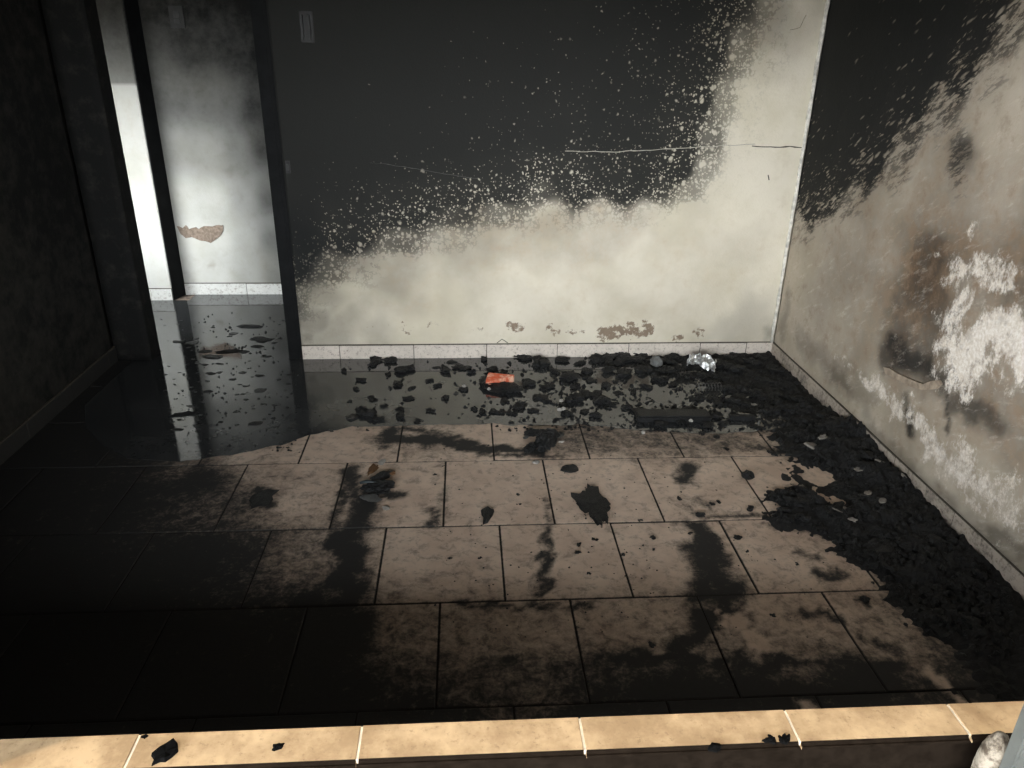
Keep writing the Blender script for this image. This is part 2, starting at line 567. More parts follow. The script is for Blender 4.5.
RIGHT_B = [(930, 262, .80), (905, 300, .66), (880, 250, .42), (960, 240, .62), (1000, 200, .42), (1012, 290, .75), (850, 280, .38), (830, 270, .25), (900, 180, .26), (950, 200, .36),
           (1000, 130, .14), (1020, 90, .12), (990, 400, .62), (1015, 430, .55), (960, 430, .36), (980, 480, .2), (900, 345, .66), (870, 340, .36), (840, 320, .22), (800, 280, .08), (870, 400, .05),
           (940, 480, .05), (1000, 540, .12), (1020, 330, .45), (1020, 240, .62), (920, 400, .25), (790, 330, .12), (930, 330, .6), (840, 180, .1), (960, 60, .3), (985, 330, .4)]


def right_fields(U, V):
    pts = right_uv(RIGHT_S)
    pts += [(.1, 2.1, 1), (.7, 2.1, 1), (1.3, 2.1, .9), (.1, 2.5, 1), (1.3, 2.5, 1), (2.2, 2.5, 1), (2.2, 1.6, .3), (2.2, .8, 0), (2.2, 0.3, 0)]
    s = idw(U, V, pts, 5.0, 0.05)
    brown = idw(U, V, right_uv(RIGHT_B) + [(2.2, .8, .3), (2.2, 1.6, .3), (.5, 1.5, .1), (.1, 1.2, .05)], 3.0, 0.08)
    film = np.zeros_like(U)
    peel = np.zeros_like(U)
    for x, y, x2, y2, r_, k in ((893, 352, 925, 370, 15, .92), (890, 350, 905, 350, 12, .75), (925, 373, 950, 383, 8, .8), (950, 398, 975, 412, 8, .75), (975, 412, 1000, 427, 7, .7), (905, 330, 930, 345, 22, .45), (932, 262, 922, 290, 24, .42),
                                (908, 412, 911, 434, 4, .95), (906, 398, 908, 412, 4, .6), (947, 394, 948, 428, 3, .85), (950, 390, 950, 400, 5, .6), (958, 158, 972, 150, 9, .55), (815, 300, 850, 290, 40, .2), (800, 340, 870, 400, 10, .35),
                                (835, 375, 850, 390, 8, .55), (900, 460, 935, 497, 8, .5), (935, 497, 1010, 565, 10, .55), (990, 535, 1024, 548, 7, .6), (870, 430, 900, 460, 6, .4), (1015, 560, 1024, 570, 16, .4), (788, 300, 783, 335, 8, .35), (940, 310, 935, 330, 14, .45)):
        a, b = right_uv([(x, y), (x2, y2)])
        film = np.maximum(film, stroke(U, V, a, b, r_ * .0052, k, .9))
    for x, y, x2, y2, r_, k in ((960, 352, 1020, 350, 26, .9), (945, 340, 960, 300, 16, .7), (950, 280, 972, 262, 14, .66), (985, 268, 1012, 276, 14, .7), (968, 238, 976, 225, 8, .5), (935, 315, 940, 330, 10, .5), (1000, 380, 1024, 385, 12, .5),
                                (862, 374, 895, 406, 11, .66), (895, 406, 940, 447, 15, .72), (940, 447, 1000, 502, 19, .68), (1000, 502, 1024, 522, 22, .64), (835, 356, 862, 374, 6, .5), (940, 470, 985, 515, 9, .5),
                                (1005, 395, 1024, 400, 8, .3), (975, 310, 1005, 305, 12, .38), (990, 545, 1020, 540, 8, .4), (935, 250, 938, 256, 4, .45), (920, 300, 930, 300, 10, .3)):
        a, b = right_uv([(x, y), (x2, y2)])
        peel = np.maximum(peel, stroke(U, V, a, b, r_ * .0042, k, .9))
    return dict(soot=s, film=film, brown=brown * 1.5 + .06 * wn(U, V, 9, 5) * np.clip(brown * 3, 0, 1), peel=peel)


WR = wall_panel('wall_right', (XR, YB, 0), (0, -1, 0), (0, 0, 1), (-1, 0, 0), YB + 1.90, H, 0.014, 0.15, M_RIGHT, right_fields)
tag(WR, 'right wall with scorched brown plaster and flaking white patches')


def left_fields(U, V):
    f = idw(U, V, [(0, .2, .97), (.6, .2, .975), (1.2, .2, .95), (2.0, .3, .97), (1.2, .5, .96), (.5, .5, .985), (1.2, .9, .99), (.3, 1.0, 1), (1.2, 1.5, 1), (2, 1.5, 1), (2.5, .3, .95), (1, 2.4, 1), (2.5, 2.4, 1)], 2.5, .1)
    return dict(film=f)


WL = wall_panel('wall_left', (XL, YB, 0), (0, -1, 0), (0, 0, 1), (1, 0, 0), YB + 1.85, H, 0.04, 0.12, M_LEFT, left_fields)


def far_fields(x0, Y):
    def fn(U, V):
        ctl = [(170, 0, .99), (200, 0, .99), (240, 0, 1), (190, 50, .965), (230, 50, .975), (260, 60, .99), (175, 100, .86), (200, 100, .82), (225, 100, .84), (255, 110, .97),
               (180, 150, .60), (210, 150, .55), (240, 150, .74), (262, 150, .95), (185, 200, .18), (215, 200, .16), (245, 200, .58), (268, 200, .88), (190, 240, .04), (220, 240, .05), (245, 240, .42), (272, 240, .80),
               (190, 280, 0), (220, 280, .02), (250, 280, .38), (278, 280, .66)]
        pts = []
        for x, y, v in ctl:
            p = aty(x, y, Y)
            pts.append((p.x - x0, p.z, v))
        pts += [(1.5, .5, .6), (1.5, 1.5, .95), (1.0, 2.4, 1), (0, 2.4, 1)]
        film = idw(U, V, pts, 3, .05)  # soot at the top; the right side also holds a painted shadow
        br = np.zeros_like(U)
        for x, y, x2, y2, r_, k in ((228, 171, 232, 173, 4, .25), (180, 270, 190, 278, 3, .2), (210, 265, 212, 265, 2, .3)):
            p, q = aty(x, y, Y), aty(x2, y2, Y)
            br = np.maximum(br, stroke(U, V, (p.x - x0, p.z), (q.x - x0, q.z), r_ * .0067, k, .6))
        return dict(film=film, brown=br)
    return fn


WF = wall_panel('wall_far', (XP, Y2, 0), (1, 0, 0), (0, 0, 1), (0, -1, 0), 1.6, H, 0.025, 0.12, M_WALL2, far_fields(XP, Y2))
tag(WF, 'pale wall of the next room seen through the doorway')


def pier_fields(U, V):
    f = np.interp(V, [0, .70, 1.02, 1.22, 1.335, 1.345, 1.50, 1.66, 2.6], [0, .0, .06, .20, .36, .74, .87, .94, 1.0])
    return dict(film=f, brown=np.clip(.18 - np.abs(V - 1.1) * .5, 0, 1))


WP = wall_panel('wall_pier', (-3.72, YP, 0), (1, 0, 0), (0, 0, 1), (0, -1, 0), XP + 3.72, H, 0.01, 0.25, M_WALL2, pier_fields)
tag(WP, 'bright pier of wall beyond the doorway, sooted at the top')
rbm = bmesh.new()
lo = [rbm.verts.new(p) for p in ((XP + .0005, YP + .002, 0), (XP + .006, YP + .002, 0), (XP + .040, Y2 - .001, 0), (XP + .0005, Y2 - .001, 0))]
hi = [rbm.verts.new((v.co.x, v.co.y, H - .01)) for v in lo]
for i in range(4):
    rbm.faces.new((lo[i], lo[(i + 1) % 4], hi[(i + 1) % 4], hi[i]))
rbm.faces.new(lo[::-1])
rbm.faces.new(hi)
link('shaded_return', bm_mesh(rbm), M_BLACK, WP)  # slanted black skin paints the shaded pier side and its shadow
struct('wall_next_room_left', boxes(((-3.84, 1.19, 0), (-3.72, 2.5, H))), M_EXT)
struct('wall_next_room_right', boxes(((-0.66, 1.312, 0), (-0.54, 2.4, H))), M_BLACK)
# front wall of the next room with its window opening
struct('wall_next_room_front', boxes(((-3.72, 1.19, 0), (-3.50, 1.31, H)), ((-2.54, 1.19, 0), (-2.312, 1.31, H)), ((-3.50, 1.19, 0), (-2.54, 1.31, .35)), ((-3.50, 1.19, 1.62), (-2.54, 1.31, H))), M_EXT)
# front wall with the big opening the room is seen through
struct('wall_front', boxes(((XL - .12, -1.85, 0), (OPL, YF, H)), ((OPR, -1.85, 0), (XR + .15, YF, H)), ((OPL, -1.85, OPT), (OPR, YF, H))), M_EXT)
struct('ceiling', boxes(((-3.9, -1.85, H), (1.6, 2.6, H + .12))), M_BLACK)
struct('slotted_light_blocker', boxes(((-4.2, -1.945, 2.25), (1.6, -1.85, 2.37)), ((-4.2, -5.4, 2.25), (1.6, -2.075, 2.37))), M_BLOCKER)  # added unseen slab cutting sky light; its slot lets sun onto the sill
struct('side_light_blocker', boxes(((1.45, -5.4, -.16), (1.57, -1.85, 2.25))), M_BLOCKER)  # added unseen wall, blocks sky light from the right
struct('ground', boxes(((-14, -16, -.3), (10, -1.86, -.16)), ((-14, -1.86, -.3), (-3.85, 6, -.16))), M_GROUND)

# charred post of the door frame, with a strip of lining beside the wall
post_bm = bmesh.new()
add_box(post_bm, (DXR, YB - .006, 0), (PXR - .012, YB + .10, 2.06))
bmesh.ops.bevel(post_bm, geom=post_bm.edges[:], offset=.004, segments=2, affect='EDGES')
door = struct('door_1', bm_mesh(post_bm), M_BLACK, 'charred door frame post beside the doorway')
link('lining', boxes(((PXR - .0118, YB - .002, 0), (PXR - .0005, YB + .10, 2.06))), M_BLACK, door)

# ------------------------------------------------------------------ floor with single tiles
floor = struct('floor', boxes(((-3.8, YF - .1, -.12), (XR + .1, 2.5, -.004))), M_GROUT, 'beige tiled floor blackened by soot')


def fl(lst):
    out = []
    for x, y, *v in lst:
        p = atz(x, y, 0)
        out.append((p.x, p.y, *v))
    return out


FLOOR_BASE = fl([(100, 380, .98), (60, 430, .98), (20, 460, .98), (130, 440, .97), (150, 465, .9), (0, 500, .96), (60, 480, .96), (120, 500, .95), (60, 560, .97), (0, 620, .98), (120, 600, .97), (200, 480, .93), (200, 560, .98), (240, 500, .76), (270, 480, .42), (300, 500, .30), (240, 560, .88), (290, 560, .60), (200, 640, .97), (270, 640, .93),  # soot, thickened towards the sill to paint in the light falloff
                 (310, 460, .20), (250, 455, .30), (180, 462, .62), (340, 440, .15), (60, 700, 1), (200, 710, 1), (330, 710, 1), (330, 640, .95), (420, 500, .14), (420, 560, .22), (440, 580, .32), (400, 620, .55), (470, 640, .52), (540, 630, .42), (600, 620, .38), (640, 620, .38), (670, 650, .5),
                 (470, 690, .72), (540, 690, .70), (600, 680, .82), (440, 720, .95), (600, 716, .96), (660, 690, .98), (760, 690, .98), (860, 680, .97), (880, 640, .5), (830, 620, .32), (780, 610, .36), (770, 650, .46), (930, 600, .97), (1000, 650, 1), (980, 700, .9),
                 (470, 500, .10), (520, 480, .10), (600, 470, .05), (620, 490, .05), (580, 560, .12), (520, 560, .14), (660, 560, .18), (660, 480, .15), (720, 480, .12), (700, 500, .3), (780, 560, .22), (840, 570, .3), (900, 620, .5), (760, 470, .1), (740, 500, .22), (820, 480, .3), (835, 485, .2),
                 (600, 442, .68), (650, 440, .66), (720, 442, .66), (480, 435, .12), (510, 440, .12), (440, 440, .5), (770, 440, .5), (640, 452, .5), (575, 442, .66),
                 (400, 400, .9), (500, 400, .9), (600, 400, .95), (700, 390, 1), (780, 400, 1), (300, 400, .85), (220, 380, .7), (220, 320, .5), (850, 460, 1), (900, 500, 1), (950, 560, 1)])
FLOOR_STROKES = []
for x, y, x2, y2, r_, k in ((385, 438, 440, 440, 14, 1), (440, 442, 472, 444, 9, 1), (470, 447, 540, 452, 7, 1), (480, 454, 560, 457, 4, .8), (352, 470, 350, 495, 10, .9), (365, 500, 352, 540, 16, 1), (352, 540, 335, 600, 20, 1), (335, 600, 325, 690, 30, 1), (372, 492, 396, 494, 8, .9),
                            (262, 492, 262, 504, 9, 1), (432, 512, 434, 524, 8, .8), (440, 490, 446, 522, 7, .5), (545, 528, 547, 556, 6, .8), (547, 556, 540, 592, 8, .9), (546, 500, 550, 524, 4, .6), (685, 466, 682, 482, 11, .9), (695, 500, 712, 508, 9, .7), (672, 500, 700, 516, 7, .5),
                            (700, 530, 712, 560, 16, .95), (712, 560, 716, 596, 20, .95), (716, 596, 700, 625, 20, .95), (700, 625, 680, 650, 16, .95), (740, 600, 745, 640, 8, .8), (460, 606, 590, 607, 6, .85), (480, 660, 520, 665, 8, .8), (545, 668, 590, 664, 7, .8),
                            (800, 612, 836, 618, 7, .9), (700, 518, 800, 512, 4, .75), (760, 524, 850, 540, 5, .7), (820, 572, 838, 576, 9, .95), (795, 552, 812, 558, 6, .7), (600, 656, 900, 668, 10, .95), (640, 690, 900, 696, 26, 1), (870, 640, 905, 655, 8, .8), (862, 600, 866, 604, 5, .9),
                            (770, 545, 900, 560, 3, .4), (905, 570, 960, 640, 26, 1), (945, 660, 1000, 700, 14, .8), (850, 520, 900, 545, 16, 1), (560, 436, 640, 438, 6, .6), (390, 428, 420, 430, 5, .9), (350, 470, 330, 540, 6, .8), (640, 618, 660, 636, 5, .5), (690, 455, 700, 458, 5, .6),
                            (590, 430, 780, 432, 3, .7), (660, 446, 690, 450, 5, .7), (565, 446, 610, 452, 6, .6), (750, 446, 790, 452, 6, .8), (440, 640, 438, 700, 8, .6)):
    a, b = fl([(x, y), (x2, y2)])
    FLOOR_STROKES.append((a, b, r_ * 1.15 * pxm((a[0], a[1], 0)), k))
FLOOR_CLEAR = []
for x, y, x2, y2, r_, k in ((735, 620, 760, 645, 9, .8), (720, 612, 735, 622, 4, .7), (810, 468, 845, 500, 7, .9), (800, 480, 790, 482, 5, .8), (776, 470, 796, 464, 5, .7), (930, 672, 968, 706, 5, .85), (800, 700, 812, 712, 6, .6), (822, 498, 828, 500, 5, .6),
                            (380, 458, 382, 478, 4, .8), (470, 438, 490, 434, 4, .5), (540, 562, 530, 570, 5, .3)):
    a, b = fl([(x, y), (x2, y2)])
    FLOOR_CLEAR.append((a, b, r_ * pxm((a[0], a[1], 0)), k))


def floor_soot_shade(X, Y):
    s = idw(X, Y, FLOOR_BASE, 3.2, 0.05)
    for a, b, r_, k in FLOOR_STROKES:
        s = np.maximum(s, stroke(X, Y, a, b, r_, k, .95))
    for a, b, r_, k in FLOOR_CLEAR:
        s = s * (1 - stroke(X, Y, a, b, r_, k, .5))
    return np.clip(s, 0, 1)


rng = random.Random(3)
ROWS = [-1.650, -1.244, -.836, -.430, .037, .440, .846, 1.252, 1.658, 2.064, 2.47]
PH = {0: -.004, 1: .0}
GAP = .0022


def make_tile(x0, x1, y0, y1):
    n = 22
    if x1 - x0 < .02 or y1 - y0 < .02:
        return
    nx = max(2, int((x1 - x0) / .4 * n) + 1)
    ny = max(2, int((y1 - y0) / .4 * n) + 1)
    dz = rng.uniform(-.0012, .0008)
    tx, ty = rng.uniform(-.002, .002), rng.uniform(-.002, .002)
    xs = np.concatenate(([x0], np.linspace(x0 + .003, x1 - .003, nx), [x1]))
    ys = np.concatenate(([y0], np.linspace(y0 + .003, y1 - .003, ny), [y1]))
    XX, YY = np.meshgrid(xs, ys)
    ed = ((XX == x0) | (XX == x1) | (YY == y0) | (YY == y1))
    ZZ = dz + tx * (XX - x0) + ty * (YY - y0) - np.where(ed, .0025, 0)
    w, h = len(xs), len(ys)
    verts = list(zip(XX.ravel(), YY.ravel(), ZZ.ravel()))
    faces = [(j * w + i, j * w + i + 1, (j + 1) * w + i + 1, (j + 1) * w + i) for j in range(h - 1) for i in range(w - 1)]
    rim = [i for i in range(w)] + [j * w + w - 1 for j in range(1, h)] + [(h - 1) * w + i for i in range(w - 2, -1, -1)] + [j * w for j in range(h - 2, 0, -1)]
    b0 = len(verts)
    verts += [(verts[i][0], verts[i][1], -.010) for i in rim]
    m = len(rim)
    faces += [(rim[(k + 1) % m], rim[k], b0 + k, b0 + (k + 1) % m) for k in range(m)]
    me = bpy.data.meshes.new('tile')
    me.from_pydata([tuple(map(float, v)) for v in verts], [], faces)
    s = floor_soot_shade(XX.ravel(), YY.ravel())
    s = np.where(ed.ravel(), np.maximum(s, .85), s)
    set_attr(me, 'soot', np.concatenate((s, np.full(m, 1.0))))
    link('tile', me, M_TILE, floor)


# joint positions of each row, read on the floor where they show
def row_joints(k):
    off = {0: 0.0, 1: 0.0, 2: .2, 3: 0.0, 4: .2}.get(k, .2 if k % 2 == 0 else 0.0)
    base = {0: .2, 1: .0, 2: -.2, 3: .0, 4: -.2}.get(k, 0.0)
    return base


for k in range(len(ROWS) - 1):
    y0, y1 = ROWS[k] + GAP, ROWS[k + 1] - GAP
    ph = (0.0 if k % 2 == 1 else .2)
    lims = []
    if y0 < 1.19:
        lims.append((XL, XR, y0, min(y1, 1.19)))
    if y1 > 1.19:
        lims.append((-3.0, -0.9, max(y0, 1.192), min(y1, Y2)))
    for (a, b, ya, yb) in lims:
        if yb - ya < .03:
            continue
        i = math.floor((a - ph) / .4)
        while ph + i * .4 < b:
            make_tile(max(a, ph + i * .4 + GAP), min(b, ph + (i + 1) * .4 - GAP), ya, yb)
            i += 1

# ------------------------------------------------------------------ skirting of cut tiles
def skirt_mat(name, dirt, base=(0.66, 0.58, 0.50)):
    t = NT(name)
    P = t.coord()
    n1, _ = t.noise(P, 7, 5, .7)
    n2, _ = t.noise(P, 55, 6, .8)
    c = t.mix(t.ramp(n1, .3, .7), base, tuple(k * .86 for k in base))
    c = t.mix(t.math('MULTIPLY', t.ramp(n2, .5, .68), .75), c, (.20, .155, .12))
    c = t.mix(t.math('MULTIPLY', t.ramp(t.math('ADD', t.math('MULTIPLY', n1, .6), t.math('MULTIPLY', n2, .5)), .75 - dirt, 1.0 - dirt), .96), c, (.02, .02, .02))
    t.bump(n2, .3, .003)
    return t.done(c, .6, .3)


M_SK_B = skirt_mat('skirting_back', .02, (0.72, 0.65, 0.57))
M_SK_R = skirt_mat('skirting_right', .25, (0.50, .43, .36))
M_SK_L = skirt_mat('skirting_left', .72, (0.42, .40, .35))
M_SK_F = skirt_mat('skirting_next_room', .14, (0.72, .72, .68))


def skirting(name, p0, p1, n, joints, mat, t=.010, h=BH, kind=True):
    p0, p1, n = Vector(p0), Vector(p1), Vector(n)
    d = (p1 - p0)
    L = d.length
    d.normalize()
    root = tag(link(name, boxes(((0, 0, 0), (.001, .001, .001)))), kind='structure') if False else None
    # a thin bed of mortar carries the pieces; dark rim paints a shadow gap
    bm = bmesh.new()
    q = [p0, p1, p1 + n * (t * .80), p0 + n * (t * .80)]
    lo = [bm.verts.new(v) for v in q]
    hi = [bm.verts.new(v + Vector((0, 0, h + .0045))) for v in q]
    for i in range(4):
        bm.faces.new((lo[i], lo[(i + 1) % 4], hi[(i + 1) % 4], hi[i]))
    bm.faces.new(lo[::-1])
    bm.faces.new(hi)
    root = struct(name, bm_mesh(bm), M_CRACKD)
    js = [0] + sorted(j for j in joints if .01 < j < L - .01) + [L]
    for a, b in zip(js, js[1:]):
        a2, b2 = a + .0015, b - .0015
        bm = bmesh.new()
        tt = t + rng.uniform(-.001, .001)
        hh = h + rng.uniform(-.0015, .0015)
        q = [p0 + d * a2, p0 + d * b2, p0 + d * b2 + n * tt, p0 + d * a2 + n * tt]
        lo = [bm.verts.new(v + Vector((0, 0, .0))) for v in q]
        hi = [bm.verts.new(v + Vector((0, 0, hh))) for v in q]
        for i in range(4):
            bm.faces.new((lo[i], lo[(i + 1) % 4], hi[(i + 1) % 4], hi[i]))
        bm.faces.new(lo[::-1])
        bm.faces.new(hi)
        bmesh.ops.recalc_face_normals(bm, faces=bm.faces)
        bmesh.ops.bevel(bm, geom=[e for e in bm.edges], offset=.0018, segments=1, affect='EDGES')
        link('skirting_tile', bm_mesh(bm), mat, root)
    return root


bj = [aty(x, 352, YB).x - PXR for x in (340, 414, 486.5, 557, 628, 699, 745)]
skirting('baseboard_back', (PXR, YB, 0), (XR, YB, 0), (0, -1, 0), bj, M_SK_B)
rj = [YB - atx(x, y).y for x, y in ((804, 378), (848, 420))] + [YB - atx(848, 420).y + .4 * i for i in (1, 2, 3, 4)]
skirting('baseboard_right', (XR, YB - .010, 0), (XR, YF, 0), (-1, 0, 0), rj, M_SK_R)
skirting('baseboard_left', (XL, YB, 0), (XL, YF, 0), (1, 0, 0), [.4 * i + .1 for i in range(8)], M_SK_L)
skirting('baseboard_far', (XP + .04, Y2, 0), (-.66, Y2, 0), (0, -1, 0), [aty(247, 288, Y2).x - XP - .04, aty(247, 288, Y2).x - XP + .36], M_SK_F)
skirting('baseboard_pier', (-3.7, YP, 0), (XP, YP, 0), (0, -1, 0), [.38, .78, 1.18], M_SK_F)

# lime run-out and plaster lip in the corner of the two walls
bm = bmesh.new()
pts, rad = [], []
for i in range(60):
    z = BH + i / 59 * (H - BH - .02)
    a = mnoise.noise(Vector((z * 9, 1.3, 0)))
    pts.append((XR - .013 + a * .004, YB - .004 + a * .002, z))
    rad.append(.010 + .005 * mnoise.noise(Vector((z * 25, 4.3, 0))))
tube(bm, pts, rad, 6)
lip_mat = simple_mat('corner_lip', (0.66, 0.64, 0.57), .9, .1, var=.3, scale=25)
link('corner_lip', bm_mesh(bm, smooth=True), lip_mat, WB)


def crack(pxs, r0, mat, name, parent, plane='b', lift=.001, jit=1.2, seed=0):
    bm = bmesh.new()
    pts = []
    for (x, y), (x2, y2) in zip(pxs, pxs[1:]):
        n = max(2, int(math.hypot(x2 - x, y2 - y) / 4))
        for i in range(n):
            f = i / n
            pts.append((x + (x2 - x) * f, y + (y2 - y) * f))
    pts.append(pxs[-1])
    out, rad = [], []
    for i, (x, y) in enumerate(pts):
        y += jit * mnoise.noise(Vector((i * .35, seed, 0)))
        p = aty(x, y) - Vector((0, lift, 0)) if plane == 'b' else atx(x, y) - Vector((lift, 0, 0))
        out.append(p)
        rad.append(r0 * (.55 + .6 * abs(mnoise.noise(Vector((i * .5, seed + 5, 0))))))
    tube(bm, out, rad, 5)
    return link(name, bm_mesh(bm), mat, parent)


crack([(368, 162), (400, 166), (440, 173), (478, 179)], .0014, simple_mat('scratch', (.11, .11, .10), .9, .1), 'scratch', WB, seed=1)
crack([(565, 151), (610, 152), (650, 150), (700, 147), (755, 144)], .0030, M_CRACK, 'plaster_crack', WB, seed=2)
crack([(752, 146), (775, 147.5), (790, 146.5), (804, 147.5)], .0042, M_CRACKD, 'plaster_crack', WB, seed=3)  # dark tube paints the shadow at the plaster seam
crack([(768, 175), (769, 180)], .005, M_CRACKD, 'chip', WB, seed=4, jit=.2)
crack([(790, 30), (800, 27), (806, 15)], .0016, M_CRACKD, 'plaster_crack', WB, seed=5)
crack([(497, 343), (502, 339), (508, 343)], .003, M_BLACK, 'chip', WB, seed=6, jit=.2)

# patch of bare render where the limewash fell off beyond the door
def flat_patch(name, pts3, n, thick, mat, parent, rough=.0):
    bm = bmesh.new()
    n = Vector(n)
    A = [bm.verts.new(p) for p in pts3]
    B = [bm.verts.new(p + n * thick) for p in pts3]
    bm.faces.new(A[::-1])
    bm.faces.new(B)
    m = len(A)
    for i in range(m):
        bm.faces.new((A[i], A[(i + 1) % m], B[(i + 1) % m], B[i]))
    return link(name, bm_mesh(bm), mat, parent)


M_BARE = simple_mat('bare_render', (0.235, 0.185, 0.145), .95, .1, scale=60, var=.3, bump=.5)
ppx = [(177, 226), (183, 228), (186, 225), (189, 229), (196, 227), (199, 229), (204, 226), (212, 226.5), (219, 225), (223, 225), (223, 231), (220, 236), (215, 240), (211, 243), (205, 241), (199, 240), (192, 237), (186, 238), (181, 234)]
pp2 = []
for (x, y), (x2, y2) in zip(ppx, ppx[1:] + ppx[:1]):
    pp2 += [(x, y), ((x + x2) / 2 + rng.uniform(-.8, .8), (y + y2) / 2 + rng.uniform(-.8, .8))]
flat_patch('bare_render_patch', [aty(x, y, Y2) for x, y in pp2], (0, -1, 0), .005, M_BARE, WF)

# loosened plaster shell standing off the right wall
def shell(px, thick):
    pts = [atx(x, y) for x, y in px]
    return flat_patch('loose_plaster', pts, (-1, 0, 0), thick, simple_mat('loose_plaster', (0.33, 0.265, 0.20), .9, .15, scale=25, var=.3, bump=.5), WR)


shell([(886, 367), (892, 368), (899, 373), (908, 377), (917, 381), (926, 384), (934, 381), (941, 380), (943, 384), (938, 389), (926, 390), (914, 387), (903, 381), (893, 376), (888, 374)], .012)

# ------------------------------------------------------------------ water film
def water_mat():
    t = NT('sooty_water')
    P = t.coord()
    n1, _ = t.noise(P, 3.0, 4, .6)
    n2, _ = t.noise(P, 30, 4, .7)
    c = t.mix(t.ramp(n1, .35, .7), (0.040, 0.042, 0.043), (0.060, 0.062, 0.062))
    c = t.mix(t.math('MULTIPLY', t.ramp(n2, .56, .72), .7), c, (0.012, .012, .013))
    t.bump(n2, .05, .003)
    rg = t.math('ADD', .035, t.math('MULTIPLY', t.ramp(n2, .5, .75), .16))
    t.done(c, rg, .5)
    t.b.inputs['IOR'].default_value = 1.62
    return t.m


WATER_PX = [(181, 463), (205, 458), (235, 455), (262, 449), (290, 443), (306, 436), (330, 431), (352, 427), (372, 427), (400, 426), (440, 424.5), (480, 424), (520, 425), (560, 426), (580, 424), (610, 428), (640, 430), (680, 432), (720, 434), (750, 432), (780, 430), (800, 434)]
wp = [atz(x, y) for x, y in WATER_PX]
fr = []
for a, b in zip(wp, wp[1:]):
    n = 6
    for i in range(n):
        p = a.lerp(b, i / n)
        fr.append((p.x + .0, p.y + .018 * mnoise.noise(Vector((p.x * 14, p.y * 14, 2))) + .008 * mnoise.noise(Vector((p.x * 45, p.y * 45, 7)))))
outline = fr + [(XR - .012, wp[-1].y), (XR - .012, YB - .011), (-1.19, YB - .011), (-1.274, YB - .011), (-1.274, YB + .125), (-1.10, YB + .125), (-1.0, Y2 - .012), (-2.15, Y2 - .012), (-2.15, YP - .012), (-3.4, YP - .012), (-3.4, 1.33), (DXL + .004, 1.33), (DXL + .004, YB - .004), (-2.10, YB - .004), (-2.10, .62), (-2.0, .40), (-1.85, .22), (-1.7, .1)]
bm = bmesh.new()
top = [bm.verts.new((x, y, .0022)) for x, y in outline]
ff = bm.faces.new(top)
ff.normal_update()
if ff.normal.z < 0:
    ff.normal_flip()
bmesh.ops.triangulate(bm, faces=[ff])
me = bpy.data.meshes.new('puddle')
bm.to_mesh(me)
bm.free()
pud = link('puddle', me, water_mat())
sol = pud.modifiers.new('depth', 'SOLIDIFY')
sol.thickness = .0012
sol.offset = -1
tag(pud, 'shallow film of black sooty water over the back of the floor and through the doorway', 'water', kind='stuff')

# ------------------------------------------------------------------ front opening: tiled sill, frame post
def sill_mat():
    t = NT('sill_tile')
    P = t.coord()
    n1, _ = t.noise(P, 9, 5, .65)
    n2, _ = t.noise(P, 70, 5, .75)
    c = t.mix(t.ramp(n1, .36, .66), (.27, .185, .105), (.46, .335, .20))
    c = t.mix(t.math('MULTIPLY', t.ramp(n2, .52, .74), .6), c, (.13, .085, .05))
    t.bump(n2, .15, .002)
    return t.done(c, .5, .35)


M_SILL = sill_mat()
M_SILLF = simple_mat('sill_wall_brown', (0.008, 0.0058, 0.0042), 1.0, .0, scale=40, world=True)
win = struct('window_1', boxes(((OPL, YO + .022, -.15), (OPR, YF + .0, ZS - .014))), M_SILLF, 'low wall under the opening, topped with yellow tiles')
sj = [OPL, -.876 - .40, -.876, -.500 - .013, -.105, .291, .618, OPR]
sj = [OPL, atz(140, 734, ZS).x - .40, atz(140, 734, ZS).x, atz(362, 726, ZS).x, atz(580, 721, ZS).x, atz(788, 717, ZS).x, atz(955, 714, ZS).x, OPR]
sj = sorted(sj)
for a, b in zip(sj, sj[1:]):
    if b - a < .01:
        continue
    bm = bmesh.new()
    dz = rng.uniform(-.001, .001)
    add_box(bm, (a + .0022, YO, ZS - .014 + dz), (b - .0022, YF + .004, ZS + dz))
    bmesh.ops.bevel(bm, geom=[e for e in bm.edges if abs(e.verts[0].co.y - YO) < .001 and abs(e.verts[1].co.y - YO) < .001 and e.verts[0].co.z > ZS - .005 and e.verts[1].co.z > ZS - .005], offset=.007, segments=3, affect='EDGES')
    bmesh.ops.bevel(bm, geom=[e for e in bm.edges if e.calc_length() > .05 and e.is_manifold and e.calc_face_angle(0) > 1.2], offset=.0012, segments=1, affect='EDGES')
    bm.normal_update()
    for f_ in bm.faces:
        if f_.calc_center_median().y < YO + .0078:
            f_.material_index = 1
    st = link('sill_tile', bm_mesh(bm), M_SILL, win)
    st.data.materials.append(M_SILLF)
bm = bmesh.new()
for a in sj[1:-1]:
    add_box(bm, (a - .0018, YO + .009, ZS - .012), (a + .0022, YF + .002, ZS - .0015))
link('pale_joint', bm_mesh(bm), simple_mat('pale_joint', (.62, .56, .46), .9, .1), win)

# grey painted steel post of the window frame, standing outside the sill end
PX_ = aty(1005, 768, -1.80)
bm = bmesh.new()
add_box(bm, (PX_.x, -1.815, -.16), (PX_.x + .045, -1.785, OPT - .01))
bmesh.ops.bevel(bm, geom=bm.edges[:], offset=.004, segments=2, affect='EDGES')
post = link('frame_post', bm_mesh(bm), simple_mat('grey_paint', (.065, .068, .062), .5, .5, scale=20, var=.12))
tag(post, 'grey painted steel post standing at the end of the tiled sill', 'post')

